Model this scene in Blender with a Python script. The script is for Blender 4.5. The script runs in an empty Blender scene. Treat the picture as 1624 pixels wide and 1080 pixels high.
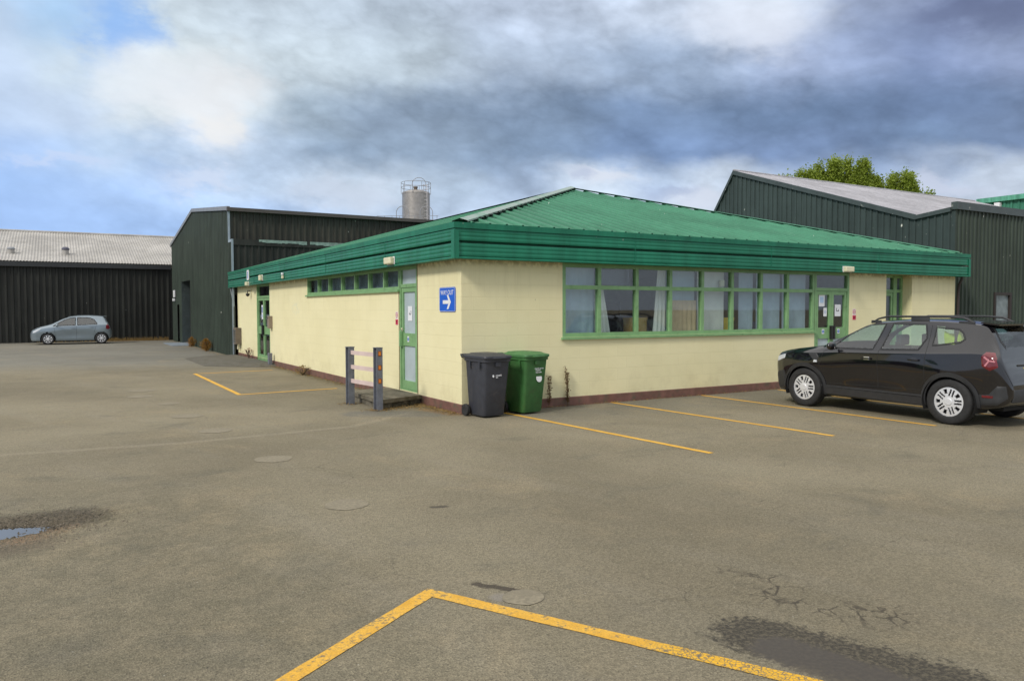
import bpy, bmesh, math, random
import numpy as np
from mathutils import Vector, Matrix
random.seed(7); rng = np.random.default_rng(7)
R = math.radians
S = bpy.context.scene
C = S.collection
# ------------------------------------------------------------------ camera, sky, sun
YAW, PITCH, ROLL = 59.34066, -2.33502, -0.10917
cd = bpy.data.cameras.new('camera'); cam = bpy.data.objects.new('camera', cd); C.objects.link(cam)
cd.lens = 36*1211.35/1624; cd.sensor_width = 36; cd.clip_end = 2000; cd.clip_start = .05
def cam_matrix():
    y, p, r = R(YAW), R(PITCH), R(ROLL)
    v = Vector((math.cos(y)*math.cos(p), math.sin(y)*math.cos(p), math.sin(p)))
    a = Vector((math.sin(y), -math.cos(y), 0)); u = a.cross(v)
    c, s = math.cos(r), math.sin(r)
    rr = a*c+u*s; uu = -a*s+u*c
    m = Matrix((rr, uu, -v)).transposed().to_4x4()
    m.translation = Vector((-5.9188, -11.6778, 1.8)); return m
cam.matrix_world = cam_matrix(); S.camera = cam
S.view_settings.view_transform = 'Standard'; S.view_settings.look = 'None'
S.view_settings.exposure = 0.0; S.view_settings.gamma = 1.0
SUN_TO = Vector((-.73, -.27, .62)).normalized()

class E:
    """small wrapper: scalar node sockets with arithmetic"""
    def __init__(s, nt, k): s.nt = nt; s.k = k
    def _m(s, op, *a):
        n = s.nt.nodes.new('ShaderNodeMath'); n.operation = op
        for i, q in enumerate((s,)+a):
            if isinstance(q, E): s.nt.links.new(q.k, n.inputs[i])
            else: n.inputs[i].default_value = float(q)
        return E(s.nt, n.outputs[0])
    def __add__(s, o): return s._m('ADD', o)
    __radd__ = __add__
    def __mul__(s, o): return s._m('MULTIPLY', o)
    __rmul__ = __mul__
    def __sub__(s, o): return s._m('SUBTRACT', o)
    def __rsub__(s, o): return (s*-1)+o
    def __truediv__(s, o): return s._m('DIVIDE', o)
    def __pow__(s, o): return s._m('POWER', o)
    def f(s, op, *a): return s._m(op, *a)
    def ss(s, a, b, lo=0, hi=1):
        n = s.nt.nodes.new('ShaderNodeMapRange'); n.interpolation_type = 'SMOOTHSTEP'
        s.nt.links.new(s.k, n.inputs[0])
        for i, v in enumerate((a, b, lo, hi)): n.inputs[i+1].default_value = v
        return E(s.nt, n.outputs[0])
    def cl(s): 
        r = s._m('ADD', 0); r.k.node.use_clamp = True; return r
def comb(nt, x, y, z):
    n = nt.nodes.new('ShaderNodeCombineXYZ')
    for i, q in enumerate((x, y, z)):
        if isinstance(q, E): nt.links.new(q.k, n.inputs[i])
        else: n.inputs[i].default_value = q
    return n.outputs[0]
def noise(nt, vec, scale, detail=3, rough=.55, dist=0):
    n = nt.nodes.new('ShaderNodeTexNoise'); n.inputs['Scale'].default_value = scale
    n.inputs['Detail'].default_value = detail; n.inputs['Roughness'].default_value = rough
    n.inputs['Distortion'].default_value = dist; nt.links.new(vec, n.inputs['Vector'])
    return E(nt, n.outputs[0])
def voro(nt, vec, scale, feat='F1', out='Distance'):
    n = nt.nodes.new('ShaderNodeTexVoronoi'); n.feature = feat; n.inputs['Scale'].default_value = scale
    nt.links.new(vec, n.inputs['Vector']); return E(nt, n.outputs[out])
def mixc(nt, f, a, b):
    n = nt.nodes.new('ShaderNodeMix'); n.data_type = 'RGBA'
    if isinstance(f, E): nt.links.new(f.k, n.inputs[0])
    else: n.inputs[0].default_value = f
    for i, q in ((6, a), (7, b)):
        if isinstance(q, (tuple, list)): n.inputs[i].default_value = tuple(q)[:3]+(1,)
        else: nt.links.new(q, n.inputs[i])
    return n.outputs[2]
def mulc(nt, col, f):
    n = nt.nodes.new('ShaderNodeVectorMath'); n.operation = 'SCALE'
    nt.links.new(col, n.inputs[0]); nt.links.new(f.k, n.inputs['Scale']); return n.outputs[0]
def seg(x, y, ax, ay, bx, by):
    dx, dy = bx-ax, by-ay; l2 = dx*dx+dy*dy
    t = (((x-ax)*dx+(y-ay)*dy)/l2).cl()
    return ((x-ax-t*dx)**2.0+(y-ay-t*dy)**2.0).f('SQRT') if False else (((x-ax-t*dx)*(x-ax-t*dx))+((y-ay-t*dy)*(y-ay-t*dy))).f('SQRT')
def sr(r, g, b):
    f = lambda c: (c/255/12.92 if c/255 <= .04045 else ((c/255+.055)/1.055)**2.4)
    return (f(r), f(g), f(b), 1)

# world: Nishita sky seen through broken cloud
W = bpy.data.worlds.new('World'); S.world = W; W.use_nodes = True
nt = W.node_tree; nt.nodes.clear()
out = nt.nodes.new('ShaderNodeOutputWorld'); bg = nt.nodes.new('ShaderNodeBackground')
sky = nt.nodes.new('ShaderNodeTexSky'); sky.sky_type = 'NISHITA'; sky.sun_disc = False
sky.sun_elevation = math.asin(SUN_TO.z); sky.sun_rotation = math.atan2(SUN_TO.x, SUN_TO.y)
sky.air_density = 1.0; sky.dust_density = 1.0; sky.ozone_density = 1.5
tc = nt.nodes.new('ShaderNodeTexCoord'); sp = nt.nodes.new('ShaderNodeSeparateXYZ')
nt.links.new(tc.outputs['Generated'], sp.inputs[0])
X, Y, Z = (E(nt, sp.outputs[i]) for i in range(3))
cy_, sy_ = math.cos(R(YAW)), math.sin(R(YAW))
az = (X*sy_ - Y*cy_).f('ARCTAN2', X*cy_ + Y*sy_)
el = Z.f('ARCSINE')
wv = comb(nt, az*1.0, el*1.5, 0.0)
wv2 = comb(nt, az*1.0+el*.4, el*1.8, 3.7)
nA = noise(nt, wv, 3.4, 4, .55)-.5; nB = noise(nt, wv2, 3.1, 4, .55)-.5
nC = noise(nt, wv, 9, 6, .58)-.5; nD = noise(nt, wv2, 10, 6, .58)-.5
nE = noise(nt, wv2, 26, 4, .6)-.5
azc = az.f('MAXIMUM', -.62).f('MINIMUM', .62)
elp = el/azc.f('COSINE')
azw = az + nA*.16 + nC*.085; elw = elp + nB*.085 + nD*.05
# cloud colours laid out over the heavens: rows by height, stops by bearing
rows = [
 (12,  [(0,(196,212,240)),(60,(176,205,242)),(88,(196,214,240)),(120,(214,224,238)),(200,(196,206,222)),(300,(186,197,216)),(400,(190,200,224)),(500,(204,213,236)),(570,(216,224,242)),(650,(146,157,188)),(750,(118,129,165))]),
 (95,  [(0,(206,220,248)),(60,(214,226,244)),(120,(230,236,244)),(200,(206,216,230)),(300,(192,203,219)),(400,(174,186,210)),(500,(162,178,208)),(600,(166,179,214)),(700,(128,142,180)),(770,(146,158,194))]),
 (173, [(0,(200,216,248)),(60,(206,220,248)),(120,(226,233,244)),(180,(208,218,232)),(225,(168,183,204)),(300,(146,162,188)),(400,(134,152,182)),(500,(120,140,176)),(600,(112,132,168)),(700,(108,126,162))]),
 (226, [(0,(180,204,249)),(100,(196,215,247)),(180,(198,213,240)),(250,(154,172,200)),(320,(150,167,194)),(400,(134,153,184)),(500,(118,139,178)),(600,(124,144,184)),(700,(118,138,174)),(770,(122,140,176))]),
 (278, [(0,(168,197,249)),(100,(176,202,249)),(200,(196,213,243)),(280,(206,217,238)),(340,(176,191,216)),(400,(164,180,210)),(450,(204,214,234)),(500,(182,197,226)),(545,(206,216,238)),(640,(150,168,204)),(700,(176,189,218)),(740,(200,209,230))]),
 (345, [(0,(166,195,248)),(150,(170,198,248)),(300,(190,206,236)),(450,(202,212,234)),(560,(208,217,238)),(770,(200,208,228))]),
]
def rowcol(st):
    r = nt.nodes.new('ShaderNodeValToRGB'); r.color_ramp.interpolation = 'EASE'; e = r.color_ramp.elements
    P_ = [((math.atan((x/.4785-812)/1211)+1.2)/2.4, c) for x, c in st]
    P_ = [(0.0, (190,202,226))]+P_+[(.97, (196,203,218))]
    e[0].position = P_[0][0]; e[0].color = sr(*P_[0][1]); e[1].position = P_[-1][0]; e[1].color = sr(*P_[-1][1])
    for p_, c_ in P_[1:-1]: q = e.new(p_); q.color = sr(*c_)
    nt.links.new(((azw+1.2)/2.4).k, r.inputs[0]); return r.outputs[0]
cols = [rowcol(r[1]) for r in rows]; els = [math.atan((488-r[0])/1211) for r in rows]
col = cols[-1]
for i in range(len(rows)-2, -1, -1): col = mixc(nt, elw.ss(els[i+1], els[i]), col, cols[i])
# billow shading: lit tops, greyer undersides; stronger where the cloud is heavy
b1 = (noise(nt, wv2, 5.5, 2, .5)-.5).f('ABSOLUTE'); b2 = (noise(nt, wv, 11, 3, .5)-.5).f('ABSOLUTE'); b3 = (noise(nt, wv2, 23, 4, .55)-.5).f('ABSOLUTE')
bil = (b1*1.0+b2*.7+b3*.5)*1.7-.24
heavy = az.ss(-.62, -.25, .35, 1.0)
lum = 1.03+(nC*.50+nD*.42+nE*.22+bil*.75)*heavy
tn = nt.nodes.new('ShaderNodeVectorMath'); tn.operation = 'MULTIPLY'; nt.links.new(col, tn.inputs[0]); tn.inputs[1].default_value = (.975, 1.02, .985)
hsv_ = mulc(nt, tn.outputs[0], lum)
sky_dim = mulc(nt, sky.outputs[0], E(nt, nt.nodes.new('ShaderNodeValue').outputs[0]))
for n in nt.nodes:
    if n.type == 'VALUE': n.outputs[0].default_value = .085
gap = (az.ss(-.35, -.65))*(nC+nA+.5).ss(.25, .75)*.0
col = mixc(nt, az.ss(-.15, -.7)*.08, hsv_, sky_dim)
# distant low white cumulus breaks and the blue gap, upper left
def blob(px, py, rx, ry):
    a = math.atan((px-812)/1211); e = math.atan((488-py)/1211)
    p = (az+nA*.10+nC*.13+nE*.05-a)*(1211/rx); q = (elp+nB*.06+nD*.075+nE*.03-e)*(1211/ry)
    return ((p*p+q*q)*-1).f('EXPONENT')
for (px, py, rx, ry, c_, k_, lo_, hi_) in ((195,45,50,60,(138,184,245),.8,.25,.8),(330,160,75,75,(240,241,244),.7,.2,.7),(250,120,60,55,(232,238,246),.6,.2,.7),(345,200,45,30,(243,243,242),.7,.3,.7),(335,272,62,13,(214,226,247),.7,.2,.6),(110,241,90,9,(205,220,248),.6,.2,.6),
      (950,272,75,16,(222,229,242),.8,.25,.6),(925,274,36,13,(176,190,218),.6,.2,.8),(1115,320,75,28,(216,224,240),.8,.25,.6),(1060,303,60,20,(164,180,212),.6,.2,.8),(560,300,80,28,(206,218,236),.7,.25,.65),(1470,290,75,16,(205,213,232),.7,.25,.65),(1190,30,110,55,(226,232,246),.7,.2,.8),(1560,38,130,32,(104,115,148),.7,.25,.75)):
    col = mixc(nt, blob(px, py, rx, ry).ss(lo_*.4, min(1.0, hi_+.3))*k_, col, sr(*c_))
# light grows towards the overhead cloud, which is outside the picture
top = el.ss(.45, .9)
col = mixc(nt, top, col, (1.28,1.26,1.23))
back = (X*cy_ + Y*sy_).ss(.25, -.25)
col = mixc(nt, back*(1-top)*.85, col, (.60,.66,.75))
nt.links.new(col, bg.inputs[0]); bg.inputs[1].default_value = 1.0
nt.links.new(bg.outputs[0], out.inputs[0])

sl = bpy.data.lights.new('sun', 'SUN'); sl.energy = 2.3; sl.angle = R(11); sl.color = (1, .95, .86)
so = bpy.data.objects.new('sun', sl); C.objects.link(so)
so.rotation_euler = (-SUN_TO).to_track_quat('-Z', 'Y').to_euler()

# ------------------------------------------------------------------ helpers
class MB:
    def __init__(s): s.v = []; s.f = []; s.mi = []
    def add(s, vs, fs, mi=0):
        o = len(s.v); s.v += [tuple(p) for p in vs]; s.f += [tuple(i+o for i in f) for f in fs]; s.mi += [mi]*len(fs)
    def box(s, a, b, mi=0, bev=0):
        x0, y0, z0 = (min(a[i], b[i]) for i in range(3)); x1, y1, z1 = (max(a[i], b[i]) for i in range(3))
        if bev <= 0:
            s.add([(x0,y0,z0),(x1,y0,z0),(x1,y1,z0),(x0,y1,z0),(x0,y0,z1),(x1,y0,z1),(x1,y1,z1),(x0,y1,z1)],
                  [(0,3,2,1),(4,5,6,7),(0,1,5,4),(1,2,6,5),(2,3,7,6),(3,0,4,7)], mi); return s
        bm = bmesh.new(); bmesh.ops.create_cube(bm, size=1)
        for v in bm.verts: v.co = Vector(((v.co.x+.5)*(x1-x0)+x0, (v.co.y+.5)*(y1-y0)+y0, (v.co.z+.5)*(z1-z0)+z0))
        bmesh.ops.bevel(bm, geom=bm.edges[:], offset=bev, segments=2, affect='EDGES', profile=.5)
        s.bm(bm, mi); return s
    def bm(s, bm, mi=0, mat=None):
        bm.verts.index_update()
        s.add([(mat@v.co if mat else v.co) for v in bm.verts], [[v.index for v in f.verts] for f in bm.faces], mi); bm.free()
    def tube(s, pts, r, n=8, mi=0, cap=True, closed=False):
        pts = [Vector(p) for p in pts]; rr = r if isinstance(r, (list, tuple)) else [r]*len(pts)
        vs = []; fs = []; m = len(pts); prev = None
        for i, p in enumerate(pts):
            if closed: d = pts[(i+1) % m]-pts[i-1]
            else: d = pts[min(i+1, m-1)]-pts[max(i-1, 0)]
            d.normalize()
            if prev is None:
                a = Vector((0, 0, 1)) if abs(d.z) < .9 else Vector((1, 0, 0)); a = (a-d*a.dot(d)).normalized()
            else: a = (prev-d*prev.dot(d)).normalized()
            prev = a; b = d.cross(a)
            for k in range(n):
                t = 2*math.pi*k/n; vs.append(p+(a*math.cos(t)+b*math.sin(t))*rr[i])
        for i in range(m if closed else m-1):
            j = (i+1) % m
            for k in range(n):
                l = (k+1) % n; fs.append((i*n+k, i*n+l, j*n+l, j*n+k))
        if cap and not closed: fs += [tuple(range(n-1, -1, -1)), tuple((m-1)*n+k for k in range(n))]
        s.add(vs, fs, mi); return s
    def lathe(s, prof, n=24, mi=0, mat=None):
        vs = []; fs = []
        for (r, z) in prof:
            for k in range(n):
                t = 2*math.pi*k/n; p = Vector((r*math.cos(t), r*math.sin(t), z)); vs.append(mat@p if mat else p)
        for i in range(len(prof)-1):
            for k in range(n):
                l = (k+1) % n; fs.append((i*n+k, i*n+l, (i+1)*n+l, (i+1)*n+k))
        s.add(vs, fs, mi); return s
    def prism(s, poly, z0, z1, mi=0):
        n = len(poly); vs = [(x, y, z0) for x, y in poly]+[(x, y, z1) for x, y in poly]
        fs = [tuple(range(n-1, -1, -1)), tuple(range(n, 2*n))]+[(i, (i+1) % n, n+(i+1) % n, n+i) for i in range(n)]
        s.add(vs, fs, mi); return s
    def quad(s, *p, mi=0): s.add(p, [tuple(range(len(p)))], mi); return s
    def build(s, name, mats, parent=None, smooth=False, fix=False, loc=None, rz=0):
        me = bpy.data.meshes.new(name); me.from_pydata(s.v, [], s.f)
        if not isinstance(mats, (list, tuple)): mats = [mats]
        for m in mats: me.materials.append(m)
        me.polygons.foreach_set('material_index', s.mi)
        if smooth: me.polygons.foreach_set('use_smooth', [True]*len(s.f))
        if fix:
            bm = bmesh.new(); bm.from_mesh(me); bmesh.ops.recalc_face_normals(bm, faces=bm.faces[:]); bm.to_mesh(me); bm.free()
        me.update()
        if smooth and hasattr(me, 'set_sharp_from_angle'): me.set_sharp_from_angle(angle=R(38))
        o = bpy.data.objects.new(name, me); C.objects.link(o)
        if parent: o.parent = parent
        if loc: o.location = loc
        if rz: o.rotation_euler.z = rz
        return o
def tag(o, label=None, cat=None, group=None, kind=None):
    if label: o['label'] = label
    if cat: o['category'] = cat
    if group: o['group'] = group
    if kind: o['kind'] = kind
    return o
def empty(name, loc=(0,0,0), rz=0, **k):
    o = bpy.data.objects.new(name, None); C.objects.link(o); o.location = loc; o.rotation_euler.z = rz
    o.empty_display_size = .2
    return tag(o, **k)
def copy_tree(o, parent=None):
    c = o.copy(); C.objects.link(c)
    if parent: c.parent = parent
    for ch in [q for q in C.objects if q.parent == o]: copy_tree(ch, c)
    return c
def text_mesh(txt, size, name, mat, parent, M, ext=.002, sx=1.0, bold=0.0):
    cu = bpy.data.curves.new('t', 'FONT'); cu.body = txt; cu.size = size; cu.extrude = ext; cu.align_x = 'CENTER'; cu.align_y = 'CENTER'; cu.offset = bold
    t = bpy.data.objects.new('t', cu); C.objects.link(t)
    bpy.context.view_layer.update()
    me = bpy.data.meshes.new_from_object(t.evaluated_get(bpy.context.evaluated_depsgraph_get()))
    bpy.data.objects.remove(t); bpy.data.curves.remove(cu)
    me.transform(Matrix.Diagonal((sx, 1, 1, 1))); me.transform(M)
    me.materials.clear(); me.materials.append(mat)
    o = bpy.data.objects.new(name, me); C.objects.link(o); o.parent = parent; return o

def mat(name, color, rough=.6, metal=0, spec=.5, coat=0, var=.12, vscale=3, dirt=None, bump=0, bscale=60, alpha=None):
    m = bpy.data.materials.new(name); m.use_nodes = True; nt = m.node_tree
    b = nt.nodes['Principled BSDF']
    b.inputs['Roughness'].default_value = rough; b.inputs['Metallic'].default_value = metal
    b.inputs['Specular IOR Level'].default_value = spec; b.inputs['Coat Weight'].default_value = coat
    b.inputs['Coat Roughness'].default_value = .03
    tc = nt.nodes.new('ShaderNodeTexCoord'); vec = tc.outputs['Object']
    c = tuple(color)[:3]
    n = noise(nt, vec, vscale, 5, .6)
    col = mixc(nt, n.ss(.3, .7), tuple(q*(1-var) for q in c), tuple(min(1, q*(1+var)) for q in c))
    if dirt:   # dirt=(color, scale, lo, hi)
        d = noise(nt, vec, dirt[1], 5, .65).ss(dirt[2], dirt[3]); col = mixc(nt, d, col, dirt[0])
    nt.links.new(col, b.inputs['Base Color'])
    if bump:
        bp = nt.nodes.new('ShaderNodeBump'); bp.inputs['Strength'].default_value = bump; bp.inputs['Distance'].default_value = .01
        h = noise(nt, vec, bscale, 3, .6); nt.links.new(h.k, bp.inputs['Height']); nt.links.new(bp.outputs[0], b.inputs['Normal'])
    m['c'] = 1
    return m
def nodes_of(m): return m.node_tree, m.node_tree.nodes['Principled BSDF']
def objxyz(nt):
    tc = nt.nodes.new('ShaderNodeTexCoord'); s = nt.nodes.new('ShaderNodeSeparateXYZ'); nt.links.new(tc.outputs['Object'], s.inputs[0])
    return tc.outputs['Object'], E(nt, s.outputs[0]), E(nt, s.outputs[1]), E(nt, s.outputs[2])

# ------------------------------------------------------------------ materials
def asphalt_mat(name='asphalt'):
    m = bpy.data.materials.new(name); m.use_nodes = True; nt, b = nodes_of(m)
    v, x, y, z = objxyz(nt)
    big = noise(nt, v, .35, 4, .6); mid = noise(nt, v, 1.6, 4, .6); fine = noise(nt, v, 110, 3, .7); grit = voro(nt, v, 75); gcol = voro(nt, v, 75, 'F1', 'Color')
    grit2 = noise(nt, v, 150, 2, .8)
    sc = nt.nodes.new('ShaderNodeSeparateColor'); nt.links.new(gcol.k, sc.inputs[0]); gr = E(nt, sc.outputs[0])
    base = mixc(nt, big.ss(.32, .68), (.190, .163, .108), (.232, .202, .138))
    base = mixc(nt, mid.ss(.40, .75)*.45, base, (.235, .200, .138))
    base = mixc(nt, noise(nt, v, .9, 5, .7).ss(.55, .8)*.40, base, (.145, .133, .105))
    # broad worn wheel tracks running along the yard
    tr = noise(nt, comb(nt, x*.9+y*.25, y*.18-x*.05, 0.0), 1.7, 4, .55).ss(.50, .68)
    base = mixc(nt, tr*.30, base, (.25, .222, .165))
    # bluish newer surface beyond, up to the far sheds
    far = ((y+x*.35)+(mid-.5)*5).ss(10.5, 17.0); far = far*((x*-1).ss(-.2,.6))
    base = mixc(nt, far*.45, base, (.165, .178, .180))
    # darker damp band along the foot of the right wall and parking bays
    damp = (y+(mid-.5)*1.5).ss(-2.4, -.4)*(x.ss(.2, 1.2))*(1-y.ss(.2,.3))
    base = mixc(nt, damp*.38, base, (.115, .12, .11))
    # moss along walls
    moss = (1-(x*-1).ss(.05, .5))*(x*-1).ss(-.3, 0)*y.ss(.2,.4)*noise(nt, v, 6, 4, .7).ss(.35, .6)
    base = mixc(nt, moss*.8, base, (.10, .085, .035))
    # pale grit seam
    wob = (noise(nt, v, 5, 3, .6)-.5)*.12
    s1 = seg(x+wob, y+wob, -9, -.02, -4.5, -.55); s2 = seg(x+wob, y+wob, -4.5, -.55, -2.05, -.33); s3 = seg(x+wob, y+wob, -2.05, -.33, -.6, .75)
    sm = (1-s1.f('MINIMUM', s2).f('MINIMUM', s3).ss(.03, .12))
    base = mixc(nt, sm*.5, base, (.30, .26, .19))
    # dark newer asphalt by the step
    pt = (1-seg(x+wob*3, y+wob*3, -1.4, .95, -.45, .35).ss(.25, .5))
    base = mixc(nt, pt*.5, base, (.12, .125, .12))
    pt2 = (1-seg(x+wob*2, y+wob*2, -.25, .9, -.1, .05).ss(.1, .25))
    base = mixc(nt, pt2*.6*fine.ss(.35,.6), base, (.27, .15, .05))
    base = mulc(nt, base, noise(nt, v, .16, 3, .6).ss(.3, .7, .88, 1.12))
    base = mixc(nt, noise(nt, v, .55, 6, .72, .6).ss(.52, .70)*.38, base, (.31, .25, .155))
    base = mixc(nt, noise(nt, comb(nt, x+9, y*1.6, 5.0), .8, 6, .7, .5).ss(.54, .72)*.50, base, (.118, .110, .082))
    rough_l = (1-seg(x, y, -5.6, -4.2, -5.2, -9.0).ss(.4, 1.9))*noise(nt, v, 4, 4, .7).ss(.35, .65)
    base = mixc(nt, rough_l*.40, base, (.105, .098, .066))
    drip = (1-voro(nt, comb(nt, x+.4, y*.9+.7, 0.0), 1.3).ss(.03, .09))*(y.ss(-6,-4))*(x.ss(0,1))*mid.ss(.3,.6)
    base = mixc(nt, drip*.6, base, (.06,.058,.05))
    # aggregate: individual chips lighter and darker
    base = mulc(nt, base, gr.ss(0, 1, .82, 1.18))
    base = mulc(nt, base, fine.ss(.25, .75, .74, 1.28))
    base = mulc(nt, base, grit2.ss(.3, .7, .86, 1.14))
    ang_stones = voro(nt, v, 16, 'F1', 'Distance'); st = (1-ang_stones.ss(.06, .13))*noise(nt, v, 2.3, 2, .5).ss(.45, .65)
    base = mixc(nt, st*.7, base, (.07, .065, .055))
    pits = (1-voro(nt, v, 34).ss(.12, .24))*(noise(nt, v, 7, 3, .6)+rough_l*.25).ss(.44, .60)
    base = mixc(nt, pits*.62, base, (.065, .06, .045))
    lts = (1-voro(nt, comb(nt, x+5.2, y+2.2, 0.0), 30).ss(.07, .13))*noise(nt, comb(nt, x+9, y, 0.0), 6, 3, .6).ss(.52, .66)
    base = mixc(nt, lts*.5, base, (.42, .37, .28))
    wst = (1-voro(nt, comb(nt, x+3.3, y+1.7, 0.0), 9, 'F1', 'Distance').ss(.035, .06))
    base = mixc(nt, wst*.6, base, (.42, .39, .33))
    # rough oil / tar coloured cracks near the puddle
    rag = noise(nt, v, 14, 5, .7); rag2 = noise(nt, comb(nt, x*1.0, y*1.0, 4.0), 38, 3, .7)
    near = (1-seg(x, y, -2.03, -8.45, -1.80, -8.95).ss(.10, .34))
    near = near.f('MAXIMUM', (1-seg(x, y, -1.95, -8.0, -1.85, -8.2).ss(.05, .2)))
    ce = voro(nt, comb(nt, x+(rag-.5)*.12, y+(rag-.5)*.12, 0.0), 7, 'DISTANCE_TO_EDGE', 'Distance')
    ck = (1-ce.ss(.02, .065))*near*mid.ss(.38, .55)*rag.ss(.4,.52)
    base = mixc(nt, ck*.75, base, (.042, .034, .026))
    ck2 = (1-voro(nt, comb(nt, x+(rag-.5)*.2, y+(rag-.5)*.2, 2.0), 1.1, 'DISTANCE_TO_EDGE', 'Distance').ss(.002, .008))*noise(nt, v, .8, 2, .5).ss(.52, .66)*rag.ss(.42, .55)
    base = mixc(nt, ck2*.6, base, (.05, .045, .035))
    # wet hollow lower right
    dw = seg(x, y, -2.62, -8.80, -2.30, -9.75)+(rag-.5)*.46+(rag2-.5)*.22+(mid-.5)*.15
    wet = 1-dw.ss(.19, .30)
    core = 1-(seg(x, y, -2.66, -9.0, -2.5, -9.8)+(rag-.5)*.20+(rag2-.5)*.1).ss(.13, .22)
    base = mixc(nt, wet*.85, base, mixc(nt, rag2.ss(.42,.62), (.026, .022, .017), (.10, .084, .058)))
    base = mixc(nt, core*.8, base, (.060, .049, .037))
    # left pothole soil
    dp = seg(x, y, -7.1, -4.22, -5.95, -4.08)+(rag-.5)*.55+(rag2-.5)*.25
    pot = 1-dp.ss(.22, .46)
    base = mixc(nt, pot*.80, base, mixc(nt, rag2.ss(.35, .6), (.028, .024, .019), (.115, .095, .070)))
    pot2 = (1-(seg(x, y, -7.1, -5.0, -6.2, -4.72)+(rag-.5)*.5+(rag2-.5)*.3).ss(.10, .42))
    base = mixc(nt, pot2*.62, base, mixc(nt, rag2.ss(.38, .6), (.05, .042, .032), (.15, .115, .08)))
    soil = 1-(seg(x, y, -6.2, -4.62, -5.95, -4.40)+(rag-.5)*.3).ss(.05, .2)
    base = mixc(nt, soil*.45*rag2.ss(.42,.6), base, (.28, .17, .10))
    # shallow dark scar by the yellow line and mid yard
    for (ax, ay, bx, by, r_, c_) in ((-3.60,-7.30,-3.38,-7.62,.035,(.045,.035,.028)), (-3.02,-5.38,-2.92,-5.40,.04,(.06,.05,.04)), (-3.58,-7.58,-3.42,-7.70,.07,(.25,.225,.19))):
        d = 1-(seg(x, y, ax, ay, bx, by)+(rag-.5)*.10).ss(r_*.6, r_*1.3)
        base = mixc(nt, d*.8, base, c_)
    nt.links.new(base, b.inputs['Base Color'])
    ro = (core*-.24+.93)
    ro = ro+wet*(-.18)
    nt.links.new(ro.cl().k, b.inputs['Roughness']); b.inputs['Specular IOR Level'].default_value = .35
    bp = nt.nodes.new('ShaderNodeBump'); bp.inputs['Distance'].default_value = .012
    h = (fine*.6+grit*.5+grit2*.25+pot*rag*3)*(1-core)
    nt.links.new(h.k, bp.inputs['Height']); nt.links.new((1-core*.97).k, bp.inputs['Strength']); nt.links.new(bp.outputs[0], b.inputs['Normal'])
    return m
M_ASPH = asphalt_mat()
def patch_mat(name, c1, c2, sc_=30):
    m = mat(name, c1, .92, var=.2, vscale=sc_, dirt=(c2, 6, .45, .7), bump=.6, bscale=60); return m
def yellow_mat():
    m = bpy.data.materials.new('worn yellow road paint'); m.use_nodes = True; nt, b = nodes_of(m)
    v, x, y, z = objxyz(nt)
    n = noise(nt, v, 30, 5, .75); n2 = noise(nt, v, 3.0, 3, .6); n4 = noise(nt, v, 90, 3, .7)
    base = mixc(nt, n2.ss(.3, .7), (.62, .33, .030), (.74, .43, .06))
    base = mulc(nt, base, n4.ss(.3, .7, .82, 1.12))
    w = (n*.6+n4*.25+n2*.35).ss(.61, .70)
    near = (y*-1).ss(6, 7)
    w = (w*(near*.75+.15)).cl()
    # pebbly broken edge where the wet hollow is
    wetp = (1-seg(x, y, -3.0, -8.9, -2.6, -9.8).ss(.2,.5))
    gap = wetp*(1-voro(nt, v, 42, 'DISTANCE_TO_EDGE', 'Distance').ss(.02, .10))
    base = mixc(nt, wetp*.8, base, (.72, .40, .01))
    w = (w+gap*.85).cl()
    base = mixc(nt, w, base, (.14, .12, .085))
    nt.links.new(base, b.inputs['Base Color']); b.inputs['Roughness'].default_value = .8
    bp = nt.nodes.new('ShaderNodeBump'); bp.inputs['Strength'].default_value = .7; bp.inputs['Distance'].default_value = .008
    nt.links.new((noise(nt, v, 70, 3, .7)).k, bp.inputs['Height']); nt.links.new(bp.outputs[0], b.inputs['Normal'])
    return m
M_YEL = yellow_mat()
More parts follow.
